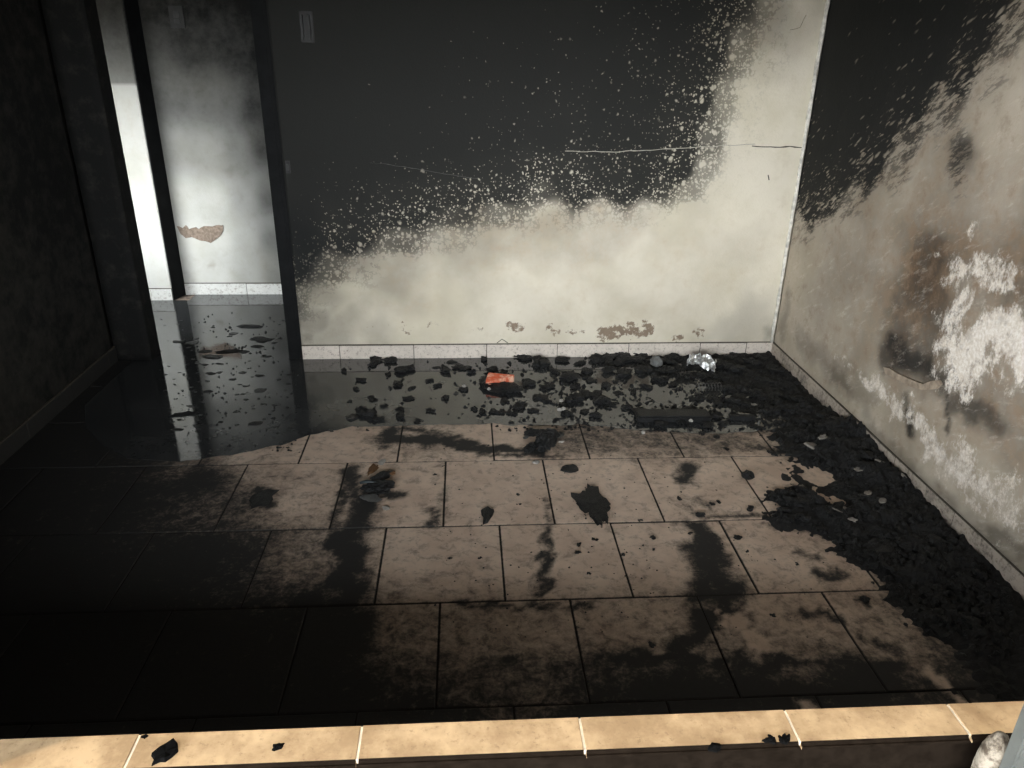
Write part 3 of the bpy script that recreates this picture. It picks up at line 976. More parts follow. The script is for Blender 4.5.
# rounded mortar lump where the post is bedded
def lump_mesh(seed, n=3, sub=2, flat=.6, amp=.45, spread=.32):
    r_ = random.Random(seed)
    bm = bmesh.new()
    for i in range(n):
        b2 = bmesh.new()
        bmesh.ops.create_icosphere(b2, subdivisions=sub, radius=.5)
        c = Vector((r_.uniform(-spread, spread), r_.uniform(-spread, spread), 0)) if n > 1 else Vector((0, 0, 0))
        s = r_.uniform(.35, .80) if n > 1 else 1.0
        off = Vector((r_.uniform(0, 50), r_.uniform(0, 50), r_.uniform(0, 50)))
        sx, sy = r_.uniform(.75, 1.25), r_.uniform(.75, 1.25)
        for v in b2.verts:
            d = v.co.normalized()
            k = 1 + amp * mnoise.noise(d * 1.8 + off) + amp * .6 * mnoise.noise(d * 4.5 + off) + amp * .25 * mnoise.noise(d * 11 + off)
            v.co = Vector((d.x * .5 * sx, d.y * .5 * sy, d.z * .5 * flat)) * k * s + c
        m2 = bpy.data.meshes.new('t')
        b2.to_mesh(m2)
        b2.free()
        bm.from_mesh(m2)
        bpy.data.meshes.remove(m2)
    zs = min(v.co.z for v in bm.verts)
    w = max(v.co.x for v in bm.verts) - min(v.co.x for v in bm.verts)
    for v in bm.verts:
        v.co.z -= zs * .75
        v.co /= w
        v.co.z = max(v.co.z, 0)
    me = bm_mesh(bm, 'lump')
    me.materials.append(M_CHAR)
    return me


bm = bmesh.new()
bmesh.ops.create_icosphere(bm, subdivisions=4, radius=1)
lc = aty(989, 768, -1.765)
for v in bm.verts:
    d = v.co.normalized()
    k = 1 + .05 * mnoise.noise(d * 2.5 + Vector((3, 3, 3))) + .04 * mnoise.noise(d * 9)
    d = Vector((d.x, d.y, math.copysign(abs(d.z) ** 1.0, d.z)))
    k *= 1 + .22 * (1 - abs(d.z)) * abs(d.z)
    v.co = Vector((d.x * .027 * k, d.y * .024 * k, d.z * .080 * k)) + Vector((lc.x + .001, -1.765, lc.z + .005))
ml = NT('mortar')
Pm = ml.coord()
a1, _ = ml.noise(Pm, 35, 5, .7)
a2, _ = ml.noise(Pm, 120, 5, .7)
mc = ml.mix(ml.ramp(a1, .4, .62), (.055, .042, .03), (.22, .19, .15))
ml.bump(a2, .6, .004)
mort = link('mortar_lump', bm_mesh(bm, smooth=True), ml.done(mc, .9, .1))
tag(mort, 'rounded mottled mortar lump at the sill end beside the grey post', 'mortar')
# block below carries the lump and the post
struct('trim_1', boxes(((lc.x - .02, -1.83, -.16), (lc.x + .14, YO - .002, lc.z - .060))), M_SILLF)


# ------------------------------------------------------------------ ash heap along the right wall
HEAP = fl([(700, 360, .012), (740, 365, .016), (765, 362, .02), (790, 385, .014), (760, 395, .010), (730, 400, .004), (810, 400, .012), (840, 425, .03), (815, 435, .024), (850, 436, .085), (868, 440, .10), (885, 455, .065), (830, 450, .045), (800, 450, .016), (785, 445, .004), (855, 465, .05),
           (880, 480, .06), (905, 480, .05), (845, 490, .014), (820, 478, -.012), (800, 500, .020), (782, 500, .012), (790, 520, .014), (770, 505, -.004), (765, 480, -.02), (835, 520, .03), (870, 510, .045), (910, 520, .045), (940, 530, .03), (860, 545, .014), (810, 540, -.006), (850, 575, -.01), (890, 560, .025),
           (920, 570, .03), (960, 570, .03), (990, 580, .025), (900, 600, .006), (870, 610, -.02), (940, 620, .02), (980, 640, .02), (1010, 620, .02), (920, 650, -.006), (960, 680, -.005), (1000, 690, .006), (880, 650, -.02), (820, 600, -.03), (750, 540, -.03), (740, 440, -.02), (770, 425, -.004), (770, 410, .006),
           (720, 420, -.01), (690, 400, -.01), (680, 375, .004), (640, 362, .004), (620, 375, -.006), (600, 358, -.004), (660, 390, -.012), (700, 440, -.03), (790, 475, .004), (780, 462, -.003), (835, 500, -.006)] + [(a, b, -.035) for a, b in ((620, 480), (660, 500), (700, 480), (735, 500), (700, 520), (640, 450), (600, 440), (745, 470), (720, 455), (660, 460), (680, 540), (640, 520), (600, 500), (760, 455), (780, 570), (840, 640), (700, 600))])


def heap_h(X, Y):
    return idw(X, Y, HEAP, 3.2, .035)


def heap_z(x, y):
    h = float(heap_h(np.array([x]), np.array([y]))[0])
    return max(h, 0.0)


g = .011
xs = np.arange(.25, XR - .0115, g)
xs[-1] = XR - .0115
ys = np.arange(-1.50, YB - .012, g)
GX, GY = np.meshgrid(xs, ys)
GH = heap_h(GX.ravel(), GY.ravel())
nz = np.array([mnoise.noise(Vector((x * 16, y * 16, 1))) * .014 + mnoise.noise(Vector((x * 38, y * 38, 5))) * .015 + mnoise.noise(Vector((x * 90, y * 90, 9))) * .007 for x, y in zip(GX.ravel(), GY.ravel())])
GZ = GH + nz * np.clip(.55 + GH * 14, .3, 1.4)
w = len(xs)
vs = [(float(x), float(y), float(max(z, -.0035))) for x, y, z in zip(GX.ravel(), GY.ravel(), GZ)]
fs = []
for j in range(len(ys) - 1):
    for i in range(w - 1):
        q = (j * w + i, j * w + i + 1, (j + 1) * w + i + 1, (j + 1) * w + i)
        if max(GZ[k] for k in q) > .0005:
            fs.append(q)
me = bpy.data.meshes.new('ash_heap')
me.from_pydata(vs, [], fs)
bm = bmesh.new()
bm.from_mesh(me)
bmesh.ops.delete(bm, geom=[v for v in bm.verts if not v.link_faces], context='VERTS')
bm.to_mesh(me)
bm.free()
heap = link('ash_heap', me, char_mat('ash_heap', .35, (0.0095, 0.0098, 0.010), .75))
tag(heap, 'low heap of black ash and burnt rubbish banked along the right wall', 'ash', kind='stuff')

# ------------------------------------------------------------------ charred debris
LUMPS = [lump_mesh(100 + i, n=5 + i % 3, sub=2, flat=.34 + .10 * (i % 3), amp=.85, spread=.42) for i in range(12)]
for i, m_ in enumerate(LUMPS):
    m_.materials.clear()
    m_.materials.append((M_CHAR, M_CHAR_GLOSS, M_CHAR_ASH)[0 if i % 4 else 1 if i % 8 else 2])


def flake_mesh(seed, th=.10):
    r_ = random.Random(seed)
    n = r_.randint(11, 16)
    bm = bmesh.new()
    off = r_.uniform(0, 60)
    A, B = [], []
    el = r_.uniform(.5, .85)
    for i in range(n):
        a = i * 2 * math.pi / n
        rr = .5 * (1 + .55 * mnoise.noise(Vector((math.cos(a) * 1.6 + off, math.sin(a) * 1.6, 0))) + r_.uniform(-.14, .14))
        x, y = math.cos(a) * rr, math.sin(a) * rr * el
        A.append(bm.verts.new((x, y, 0)))
        B.append(bm.verts.new((x * .9, y * .9, th * r_.uniform(.5, 1.5))))
    c = bm.verts.new((0, 0, th * r_.uniform(.8, 1.8)))
    for i in range(n):
        j = (i + 1) % n
        bm.faces.new((A[i], A[j], B[j], B[i]))
        bm.faces.new((B[i], B[j], c))
    bm.faces.new(A[::-1])
    me = bm_mesh(bm, 'flake')
    me.materials.append(M_CHAR)
    return me


FLAKES = [flake_mesh(200 + i) for i in range(8)]
for i, m_ in enumerate(FLAKES):
    m_.materials.clear()
    m_.materials.append(M_CHAR_GLOSS if i % 3 == 0 else M_CHAR)


def put(name, me, x, y, wpx, label, cat, group=None, z=None, rot=None, sy=1.0, sz=1.0, tilt=.0, pos=None):
    p = Vector(pos) if pos is not None else atz(x, y, 0)
    if z is None:
        z = max(.0018, heap_z(p.x, p.y) * .92)
        if z > .004:
            p = atz(x, y, z) if pos is None else p
    s = wpx * pxm(p)
    o = link(name, me)
    o.location = (p.x, p.y, z)
    o.rotation_euler = (rng.uniform(-tilt, tilt), rng.uniform(-tilt, tilt), rng.uniform(0, 6.28) if rot is None else rot)
    if sy == 1.0 and rot is None:
        sy = rng.uniform(.65, 1.1)
        s *= rng.uniform(.9, 1.25)
    if name in ('sodden_flake', 'charred_flake', 'charred_slab'):
        sz *= .45
    o.scale = (s, s * sy, s * sz)
    return tag(o, label, cat, group)


LMK = [((500, 384), 'orange shard'), ((701, 366), 'crumpled foil'), ((656, 366), 'rounded grey stone'), ((709, 391), 'coil spring'), ((672, 419), 'long blackened board'), ((742, 420), 'short charred plank'),
       ((545, 447), 'ashen clump'), ((376, 488), 'burnt bundle'), ((300, 359), 'charred door post'), ((768, 350), 'room corner'), ((607, 513), 'largest flat flake'), ((228, 352), 'brownish sodden flake'),
       ((569, 469), 'lone small flake'), ((747, 478), 'square chip'), ((490, 515), 'narrow flake'), ((168, 350), 'doorway stub')]


def say(x, y, w_, noun, where, sizes=(9, 13, 17)):
    """a label from the size, the nearest landmark and the side of it that the piece lies on"""
    size = ('tiny', 'small', 'middling', 'large')[sum(w_ > k for k in sizes)]
    (lx, ly), nm = min(LMK, key=lambda q: math.hypot(q[0][0] - x, (q[0][1] - y) * 1.7))
    dx, dy = x - lx, (y - ly) * 1.7
    d = math.hypot(dx, dy)
    if abs(dx) > abs(dy):
        side = 'right-wall side' if dx > 0 else 'left-wall side'
    else:
        side = 'sill side' if dy > 0 else 'back-wall side'
    near = 'touching the' if d < 14 else 'close to the' if d < 32 else 'off the' if d < 60 else 'far off the'
    return f'{size} black {noun} {where}, {near} {nm}' + ('' if d < 14 else ', ' + side)


G1 = [(378, 360, 16), (392, 362, 13), (372, 366, 9), (405, 372, 15), (388, 375, 12), (398, 386, 13), (412, 389, 11), (362, 381, 9), (357, 390, 8), (372, 400, 9), (384, 407, 8), (365, 415, 20), (352, 418, 10), (378, 421, 12), (400, 410, 8), (408, 400, 9), (402, 417, 11), (417, 422, 8), (430, 412, 9), (345, 372, 8), (350, 402, 6), (331, 431, 6)]
for x, y, w_ in G1:
    put('charred_lump', rng.choice(LUMPS + FLAKES[:3]), x, y, w_ * 1.1, say(x, y, w_, 'charred lump', 'in dark water'), 'debris', 'charred lumps in the water by the door post')
G2 = [(447, 372, 13), (460, 368, 15), (470, 373, 10), (452, 363, 8), (436, 368, 6), (438, 386, 11), (430, 381, 8), (464, 390, 8), (445, 399, 9), (483, 360, 10), (475, 410, 8), (484, 413, 8)]
for x, y, w_ in G2:
    put('charred_lump', rng.choice(LUMPS + FLAKES[:3]), x, y, w_ * 1.1, say(x, y, w_, 'charred lump', 'in grey water'), 'debris', 'charred lumps left of the orange shard')
G3 = [(492, 372, 12), (500, 393, 16), (515, 392, 18), (528, 385, 16), (540, 398, 14), (505, 402, 12), (520, 408, 16), (532, 411, 10), (512, 414, 11), (548, 388, 14), (555, 372, 18), (540, 365, 16), (525, 360, 13), (518, 357, 10), (560, 362, 13), (570, 378, 16), (548, 402, 9), (512, 423, 5), (498, 413, 10), (503, 378, 14)]
for x, y, w_ in G3:
    put('charred_lump', rng.choice(LUMPS), x, y, w_ * 1.15, say(x, y, w_, 'charred lump', 'in the pile'), 'debris', 'charred lumps around the orange shard')
G4 = [(562, 405, 8), (566, 415, 12), (575, 401, 16), (588, 395, 20), (600, 402, 16), (585, 412, 12), (597, 418, 13), (612, 405, 12), (575, 388, 10), (590, 381, 14), (605, 387, 12), (628, 408, 13), (633, 393, 10), (648, 388, 12), (660, 381, 16), (675, 385, 13), (618, 394, 9), (700, 399, 12), (716, 402, 15), (731, 403, 13), (746, 405, 15), (758, 396, 16), (640, 419, 12), (692, 400, 7), (743, 390, 13),
      (715, 386, 15), (730, 390, 13), (770, 411, 16), (781, 396, 15), (792, 411, 16), (722, 424, 8), (755, 427, 10), (702, 435, 8), (717, 438, 6), (800, 421, 14), (780, 424, 12), (825, 418, 14)]
for x, y, w_ in G4:
    put('charred_lump', rng.choice(LUMPS), x, y, w_ * 1.12, say(x, y, w_, 'charred lump', 'on wet floor'), 'debris', 'charred lumps over the wet floor')
G5 = [(580, 364, 13), (595, 361, 17), (610, 362, 15), (625, 361, 17), (640, 359, 17), (668, 361, 14), (720, 365, 15), (735, 370, 15), (750, 364, 14), (645, 372, 15), (625, 375, 16), (610, 372, 13), (668, 373, 12), (688, 378, 13), (705, 376, 13), (765, 381, 14), (775, 371, 14), (588, 372, 12), (760, 358, 11), (675, 357, 10), (730, 357, 11), (598, 356, 8)]
for x, y, w_ in G5:
    put('charred_lump', rng.choice(LUMPS), x, y, w_ * 1.2, say(x, y, w_, 'charred lump', 'by the back skirting'), 'debris', 'charred lumps against the back skirting')

# single pieces on the dry tiles
put('charred_slab', lump_mesh(301, 7, 3, .30, .8, .42), 605, 514, 36, 'largest flat black charred flake on the beige tiles', 'debris', rot=.15, sy=1.9)
put('charred_flake', flake_mesh(311, .2), 598, 497, 7, 'tiny black crumb at the tip of the largest flake', 'debris')
put('charred_flake', flake_mesh(302, .14), 569, 469, 20, 'small black flake lying alone on the tiles by the ashen clump', 'debris', rot=.2)
put('charred_flake', flake_mesh(303, .2), 487, 515, 28, 'narrow black flake on the tile beside the largest flake, towards the doorway', 'debris', rot=1.45, sy=.62)
put('charred_flake', flake_mesh(304, .2), 518, 495, 5, 'tiny black crumb alone on a tile', 'debris')
put('charred_chip', lump_mesh(305, 1, 2, .6), 747, 478, 13, 'small square black chip straddling a tile joint', 'debris', rot=.2)
put('charred_chip', lump_mesh(306, 1, 2, .5), 750, 510, 9, 'small black chip near the tile corner by the ash heap', 'debris')
put('charred_chip', lump_mesh(307, 1, 2, .5), 700, 517, 10, 'small black chip on the tile joint below the scorch mark', 'debris', sy=.6, rot=0)
put('charred_flake', flake_mesh(308, .05), 264, 498, 38, 'flat black flake on the dim tiles before the doorway', 'debris', rot=1.2)
for x, y, w_ in ((579, 545, 6), (594, 540, 5), (578, 553, 5), (640, 521, 4), (653, 539, 6), (654, 550, 4), (623, 555, 5), (737, 539, 7), (747, 552, 4), (690, 534, 6), (520, 505, 3), (435, 475, 4), (680, 500, 5), (712, 505, 5), (718, 503, 4), (450, 559, 4), (480, 559, 4), (589, 574, 4), (797, 565, 4), (864, 600, 8), (690, 600, 4), (773, 616, 6), (652, 646, 8), (727, 450, 6), (773, 455, 9), (770, 453, 7)):
    put('charred_crumb', rng.choice(LUMPS), x, y, w_ * 1.2, say(x, y, w_, 'crumb of char', 'on dry tiles', (3.5, 4.5, 6.5)), 'debris', 'char crumbs on the dry tiles')

# ashen clump on the tiles, with its own pieces
def clump(name, parts, label, cat, base_px):
    c = atz(*base_px)
    e = link(name, None)
    e.location = c
    tag(e, label, cat)
    for nm, me, x, y, wpx, sy, sz, rot, zz in parts:
        p = atz(x, y)
        o = link(nm, me, None, e)
        s = wpx * pxm(p)
        o.location = (p.x - c.x, p.y - c.y, zz)
        o.scale = (s, s * sy, s * sz)
        o.rotation_euler = (0, 0, rot)
    return e


def matmesh(me, mat):
    me.materials.clear()
    me.materials.append(mat)
    return me


M_ASHG = simple_mat('grey_ash', (.20, .20, .19), .9, .1, scale=80, var=.5, bump=.8, bd=.1)
M_PALE = simple_mat('pale_bit', (.34, .32, .29), .8, .2, scale=50, var=.3)
M_BLUEG = simple_mat('melted_blue_plastic', (.035, .045, .050), .45, .5, scale=60, var=.5)
M_RUST = simple_mat('scorched_wood', (.16, .085, .04), .8, .2, scale=50, var=.6, bump=.6)
clump('ashen_clump', [('charred_body', matmesh(lump_mesh(410, 4, 3, .8, .6), M_CHAR_GLOSS), 548, 446, 30, .8, 1.1, .3, 0),
                      ('charred_body', matmesh(lump_mesh(411, 3, 3, .5, .6), M_CHAR), 530, 451, 24, .7, 1, .8, 0),
                      ('charred_body', matmesh(lump_mesh(412, 3, 3, .5, .6), M_CHAR_ASH), 537, 437, 20, .6, 1, 0, 0),
                      ('ash_crust', matmesh(lump_mesh(413, 3, 3, .5, .5), M_ASHG), 556, 437, 16, .6, .7, .2, .006),
                      ('pale_bit', matmesh(lump_mesh(414, 1, 2, .6, .4), M_PALE), 561, 447, 7, .6, .6, .2, .022),
                      ('pale_bit', matmesh(lump_mesh(415, 1, 2, .6, .4), M_PALE), 536, 463, 8, .8, .5, .4, 0),
                      ('pale_bit', matmesh(lump_mesh(416, 1, 2, .6, .4), M_ASHG), 526, 439, 9, .5, .6, .7, .004)],
      'charred clump with grey ash and pale bits standing on the tiles below the wet floor', 'debris', (545, 447))
strip = bmesh.new()
tube(strip, [(-.5, 0, .06), (-.3, .04, .10), (-.05, .0, .09), (.2, .03, .12), (.42, -.02, .10), (.5, -.10, .06)], [.05, .075, .06, .08, .07, .04], 7)
strip = bm_mesh(strip, smooth=True)
strip.materials.append(M_BLUEG)
clump('burnt_bundle', [('charred_body', matmesh(lump_mesh(420, 4, 3, .5, .6), M_CHAR), 374, 491, 36, .5, .8, .1, 0),
                       ('charred_body', matmesh(lump_mesh(421, 3, 3, .5, .6), M_CHAR_ASH), 380, 480, 26, .6, .7, .6, 0),
                       ('plastic_strip', strip, 377, 487, 34, .8, .7, -.05, .012),
                       ('scorched_wood', matmesh(lump_mesh(422, 2, 3, .35, .5), M_RUST), 374, 467, 10, 2.2, .7, -.15, 0),
                       ('scorched_wood', matmesh(lump_mesh(423, 2, 3, .35, .5), M_PALE), 383, 463, 7, 2.6, .7, -.25, 0),
                       ('scorched_wood', matmesh(lump_mesh(424, 2, 3, .35, .5), M_RUST), 385, 477, 16, .6, .8, .1, .006),
                       ('ash_crust', matmesh(lump_mesh(425, 3, 3, .4, .5), M_ASHG), 376, 499, 24, .5, .5, 0, 0),
                       ('pale_bit', matmesh(lump_mesh(426, 1, 2, .6, .4), M_PALE), 386, 509, 8, .7, .5, .2, 0)],
      'burnt bundle with a melted blue-grey plastic strip and scorched wood on the tiles', 'debris', (376, 488))
# long charred slab with ragged crust
clump('charred_board', [('board', matmesh(boxes(((-.5, -.13, 0), (.5, .13, .10)), bevel=.02), M_CHAR), 672, 419, 74, 1, 1, -.03, 0)] +
      [('crust', LUMPS[i % 9], 640 + i * 9.5, 412 + (i * 7) % 17, 15, .9, .9, i * 1.3, .006) for i in range(9)],
      'long blackened board with ragged charred crust on the wet floor', 'board', (672, 419))
put('pale_bit', matmesh(lump_mesh(440, 1, 2, .7, .4), M_PALE), 643, 434, 5, 'tiny white stone at the end of the long blackened board', 'stone')
for x, y, w_ in ((561, 406, 5), (559, 415, 5), (563, 414, 4), (690, 426, 4), (489, 394, 4), (464, 391, 4)):
    put('pale_bit', matmesh(lump_mesh(441, 1, 2, .7, .4), M_PALE), x, y, w_, 'tiny pale bit of ash crusted on the charred lumps', 'ash', 'pale ash bits on the lumps', z=.022)
put('charred_plank', matmesh(boxes(((-.5, -.12, 0), (.5, .12, .2)), bevel=.03), M_CHAR), 742, 420, 26, 'short straight charred plank lying flat beyond the long board', 'wood', rot=-.05)

# orange shard
bm = bmesh.new()
sh = [(-.5, -.30), (-.46, .27), (-.2, .22), (.1, .12), (.5, .0), (.45, -.07), (.1, -.17), (-.25, -.28)]
A = [bm.verts.new((x, y, 0)) for x, y in sh]
B = [bm.verts.new((x, y, .10 + .16 * (1 - abs(y) * 2.5))) for x, y in sh]
mid = [bm.verts.new((x, 0, .30 - .10 * x)) for x in (-.4, -.1, .2)]
bm.faces.new(A[::-1])
for i in range(8):
    bm.faces.new((A[i], A[(i + 1) % 8], B[(i + 1) % 8], B[i]))
for q in ((B[0], B[1], mid[0]), (B[1], B[2], mid[0]), (B[2], mid[1], mid[0]), (B[2], B[3], mid[1]), (B[3], mid[2], mid[1]), (B[3], B[4], mid[2]), (B[4], B[5], mid[2]), (B[5], B[6], mid[2]), (B[6], mid[1], mid[2]), (B[6], B[7], mid[1]), (B[7], mid[0], mid[1]), (B[7], B[0], mid[0])):
    bm.faces.new(q)
t = NT('orange_shard')
Po = t.coord(world=False, scale=(1, 4, 1))
no, _ = t.noise(Po, 3, 4, .7)
om = t.done(t.mix(t.ramp(no, .45, .65), (.55, .10, .04), (.68, .42, .30)), .5, .4)
shard = put('orange_shard', matmesh(bm_mesh(bm), om), 500, 386, 28, 'orange-red pointed plastic shard among the charred lumps', 'shard', rot=-.06, z=.026)
put('charred_lump', matmesh(lump_mesh(450, 4, 3, .5, .6), M_CHAR), 500, 388, 36, 'broad black charred lump under the orange shard', 'debris', sz=.55, rot=.2)

# crumpled silver foil
bm = bmesh.new()
n = 14
grid = [[None] * n for _ in range(n)]
for i in range(n):
    for j in range(n):
        x, y = i / (n - 1) - .5, j / (n - 1) - .5
        z = .20 * mnoise.noise(Vector((x * 5, y * 5, 3))) + .16 * mnoise.noise(Vector((x * 11, y * 11, 7))) + .30 - .5 * x * x + .2 * y
        grid[i][j] = bm.verts.new((x + .1 * mnoise.noise(Vector((y * 6, 1, 2))), y * .55 - .35 * x + .1 * mnoise.noise(Vector((x * 6, 5, 2))), max(z, 0)))
for i in range(n - 1):
    for j in range(n - 1):
        bm.faces.new((grid[i][j], grid[i + 1][j], grid[i + 1][j + 1], grid[i][j + 1]))
fm = bm_mesh(bm)
foil = put('crumpled_foil', matmesh(fm, simple_mat('foil', (.62, .63, .63), .38, .5, .75, var=.5, scale=9)), 701, 368, 27, 'crumpled silver foil wrapper lying on the rubbish by the back skirting', 'foil', rot=-.35, sz=1.0)
sm = foil.modifiers.new('thick', 'SOLIDIFY')
sm.thickness = .03
put('grey_stone', matmesh(lump_mesh(460, 1, 3, .8, .25), simple_mat('stone', (.16, .165, .16), .8, .2, scale=20)), 656, 366, 10, 'small rounded grey stone in the rubbish beside the crumpled foil', 'stone', sz=1.1)
# coil spring
bm = bmesh.new()
pts = []
for i in range(90):
    a = i / 89 * 2 * math.pi * 8
    pts.append((i / 89 - .5, .15 * math.cos(a), .16 + .15 * math.sin(a)))
tube(bm, pts, .013, 5)
put('coil_spring', matmesh(bm_mesh(bm), simple_mat('burnt_steel', (.12, .12, .115), .5, .5, .6)), 709, 391, 26, 'burnt steel coil spring lying among the charred lumps', 'spring', rot=.05)

# chunks sitting on the heap
HG = []
for _ in range(900):
    if len(HG) >= 95:
        break
    x, y = rng.uniform(760, 1000), rng.uniform(405, 640)
    p = atz(x, y)
    if p.x > XR - .05 or p.x < .3:
        continue
    h = heap_z(p.x, p.y)
    if h < .006 or y > 560 and rng.random() < .7:
        continue
    if any(math.hypot(x - a, y - b) < 8 for a, b in HG):
        continue
    HG.append((x, y))
    w_, mi = rng.uniform(9, 20), rng.randrange(20)
    band = 'against the right skirting' if p.x > XR - .16 else 'on the crest' if h > .035 else 'on the shallow slope' if h > .015 else 'at the thin edge'
    along = 'towards the back corner' if p.y > .45 else 'beside the bare-tile gaps' if p.y > -.1 else 'halfway to the sill' if p.y > -.5 else 'towards the window sill'
    put('charred_chunk', (LUMPS + FLAKES)[mi], x, y, w_, ('small' if w_ < 13 else 'middling' if w_ < 16.5 else 'large') + (' knobbly' if mi < 12 else ' flat') + ' black chunk ' + band + ' of the ash heap, '.replace('of', 'of' if 'skirting' not in band else 'beside', 1) + along, 'debris', 'charred chunks on the ash heap', z=max(.001, h * .9), tilt=.35, pos=(p.x, p.y, h))
# paler flat scraps on the heap
M_SCRAP = simple_mat('grey_scrap', (.24, .22, .195), .7, .3, scale=30, var=.5, bump=.5)
for i, (x, y, w_) in enumerate(((812, 445, 16), (822, 440, 12), (804, 484, 12), (858, 472, 8), (868, 495, 14), (882, 505, 10), (838, 512, 9), (846, 509, 7), (878, 468, 7), (853, 520, 8), (902, 482, 8))):
    p = atz(x, y, .03)
    h = heap_z(p.x, p.y)
    put('grey_scrap', matmesh(flake_mesh(500 + i, .08), M_SCRAP), x, y, w_, ('small' if w_ < 9 else 'broad') + ' grey half-burnt scrap on the ash heap ' + ('near the bare-tile gaps' if x < 830 else 'halfway down its slope' if x < 860 else 'near its crest'), 'scrap', 'grey scraps on the ash heap', z=h + .006, tilt=.35, pos=(p.x, p.y, h))

# flakes floating on the water in the doorway
big = [(228, 352, 30, .45), (205, 352, 12, .6), (243, 352, 12, .8), (212, 357, 20, .5), (262, 340, 20, .5), (258, 347, 12, .7), (193, 343, 12, .7), (178, 342, 10, .6), (233, 334, 8, .7), (250, 327, 22, .22), (205, 365, 7, .7), (219, 364, 7, .7), (211, 374, 10, .45), (233, 380, 7, .9), (243, 373, 7, .9), (260, 376, 9, .6), (260, 391, 11, .8), (208, 392, 9, .8), (246, 400, 6, .8), (266, 357, 10, .4), (256, 424, 14, .5), (185, 415, 26, .25), (178, 430, 12, .3)]
for i, (x, y, w_, sy) in enumerate(big):
    if i == 0:
        put('sodden_flake', matmesh(flake_mesh(600, .05), simple_mat('sodden_board', (.014, .012, .011), .8, .2, scale=40, var=.5)), x, y, w_, 'large brownish sodden flake in the water within the doorway', 'debris', sy=.55, rot=.1)
    else:
        put('sodden_flake', FLAKES[i % 8], x, y, w_ * 1.1, say(x, y, w_, 'sodden flake', 'on doorway water', (8, 11, 15)), 'debris', 'black flakes in the doorway water', sy=sy + .25, rot=rng.uniform(-.4, .4))
cnt = 0
while cnt < 95:
    x, y = rng.uniform(150, 298), rng.uniform(318, 452)
    if x < 150 + (y - 300) * .19 - 4 or (x > 287 and y < 370):
        continue
    p = atz(x, y)
    if p.y < 1.34 and p.y > 1.17 and (p.x < DXL + .02 or p.x > DXR - .03):
        continue
    w_ = rng.choice((2.5, 3, 3, 4, 4, 5, 6))
    put('sodden_flake', FLAKES[cnt % 8], x, y, w_, say(x, y, w_, 'floating fleck', 'on doorway water', (2.8, 3.5, 5.5)), 'debris', 'small flecks in the doorway water', rot=rng.uniform(-.5, .5))
    cnt += 1


# crumbs too many to count
def crumbs(name, n, region, size, label, mat, seed, zfun, accept=lambda x, y: True):
    r_ = random.Random(seed)
    V, F = [], []
    k = 0
    tries = 0
    while k < n and tries < n * 30:
        tries += 1
        x, y = r_.uniform(region[0], region[2]), r_.uniform(region[1], region[3])
        if not accept(x, y):
            continue
        p = atz(x, y)
        if p.x > XR - .03 or (p.y > YB - .03 and not (DXL + .03 < p.x < DXR - .03)):
            continue
        if mnoise.noise(Vector((p.x * 7, p.y * 7, seed))) < r_.uniform(-.5, .4):
            continue
        s = r_.uniform(*size) * pxm(p)
        z = zfun(p.x, p.y)
        b = len(V)
        a0 = r_.uniform(0, 6)
        for i in range(5):
            a = a0 + i * 2 * math.pi / 5
            rr = s * r_.uniform(.3, .65)
            V.append((p.x + math.cos(a) * rr, p.y + math.sin(a) * rr, z))
        V.append((p.x + r_.uniform(-.2, .2) * s, p.y + r_.uniform(-.2, .2) * s, z + s * r_.uniform(.25, .7)))
        F += [(b + i, b + (i + 1) % 5, b + 5) for i in range(5)]
        k += 1
    me = bpy.data.meshes.new(name)
    me.from_pydata(V, [], F)
    o = link(name, me, mat)
    tag(o, label, 'debris', kind='stuff')
    return o


zf = lambda x, y: max(.0016, heap_z(x, y))
crumbs('char_crumbs', 1500, (340, 354, 800, 432), (1.5, 5.5), 'fine black char crumbs strewn over the wet floor before the back wall', M_CHAR, 11, zf, lambda x, y: rng.random() < min(1, max(.06, (x - 430) / 260)))
crumbs('ash_rubble', 900, (760, 400, 1010, 660), (3, 9), 'fine black rubble covering the ash heap', M_CHAR_GLOSS, 12, zf, lambda x, y: heap_z(*fl([(x, y)])[0]) > .004)
crumbs('floating_specks', 220, (150, 312, 300, 455), (1.5, 3.5), 'fine black specks on the doorway water', M_CHAR, 13, lambda x, y: .0018, lambda x, y: x > 150 + (y - 300) * .19)
crumbs('tile_grit', 260, (430, 440, 860, 640), (1, 2.6), 'fine black grit on the beige tiles', M_CHAR, 14, lambda x, y: 0.0)

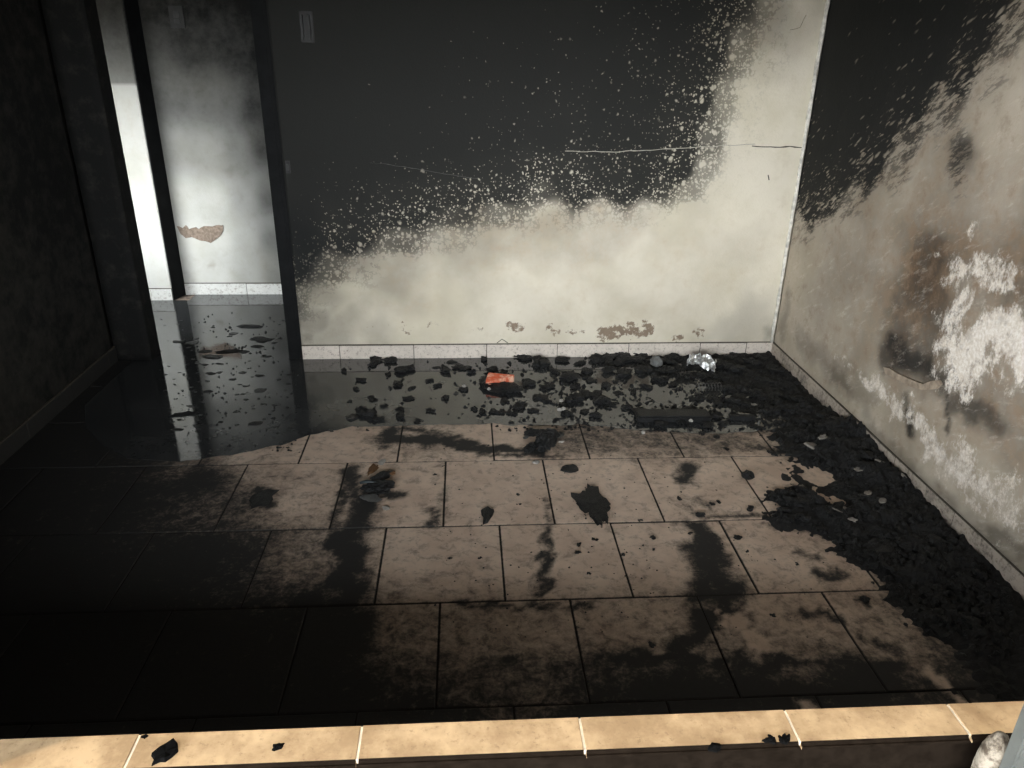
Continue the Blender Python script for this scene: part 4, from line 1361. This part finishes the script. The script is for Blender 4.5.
# flakes on the sunny sill
M_SILLCHAR = simple_mat('dull_char', (.0022, .0022, .0022), .95, .05, scale=40)
for i, (x, y, w_, r_, lb) in enumerate(((166, 754, 26, 1.0, 'long black flake on the sunlit tiled sill'), (278, 748, 13, .5, 'short black flake on the sunlit tiled sill'), (145, 737, 6, .3, 'tiny black crumb at the joint of the sunlit sill'), (715, 748, 15, .2, 'black flake at the shaded edge of the sill'))):
    p = atz(x, y, ZS)
    o = put('sill_flake', matmesh(flake_mesh(700 + i, .15), M_SILLCHAR), x, y, w_, lb, 'debris', z=ZS + .0005, rot=r_, pos=p)
for i, (x, y, w_) in enumerate(((776, 757, 12), (787, 753, 10), (795, 760, 14), (782, 762, 12))):
    p = atz(x, y, ZS)
    put('sill_crumb', matmesh(flake_mesh(720 + i, .2), M_SILLCHAR), x, y, w_, 'black crumb in the small pile on the sill beside a pale joint', 'debris', 'crumbs in a pile on the sill', z=ZS + .0005, pos=(p.x, max(p.y, YO + .012), ZS))

# ------------------------------------------------------------------ sooted wall fittings
def fitting(name, P, w_, h_, label, cat):
    e = link(name, None)
    e.location = P
    tag(e, label, cat)
    link('back_plate', boxes(((-w_ / 2, -.008, -h_ / 2), (w_ / 2, 0, h_ / 2)), bevel=.002), M_FIT, e)
    return e


M_FIT = simple_mat('sooted_plastic', (.012, .0125, .0125), .6, .4, scale=30)
M_FIT2 = simple_mat('sooted_plastic_worn', (.028, .029, .029), .6, .3, scale=30)
P = aty(177, 17, Y2)
e = fitting('light_switch', P, .085, .12, 'sooted light switch on the pale wall of the next room', 'switch')
link('rocker', boxes(((-.018, -.014, -.005), (.018, -.008, .03)), bevel=.002), M_FIT2, e)
link('rocker', boxes(((-.018, -.014, -.034), (.018, -.008, -.012)), bevel=.002), M_FIT2, e)
P = aty(307, 27, YB)
e = fitting('wall_bracket', P, .06, .13, 'sooted bracket with two upright bars high on the black back wall', 'bracket')
link('bar', boxes(((-.024, -.03, -.05), (-.014, -.008, .05)), bevel=.002), M_FIT2, e)
link('bar', boxes(((.008, -.03, -.05), (.018, -.008, .05)), bevel=.002), M_FIT, e)
P = aty(288, 167, YB)
P.x = max(P.x, PXR + .02)
e = fitting('door_catch', P, .022, .06, 'small sooted catch on the black wall beside the door post', 'catch')
link('tongue', boxes(((-.006, -.018, -.015), (.006, -.008, .015)), bevel=.002), M_FIT2, e)
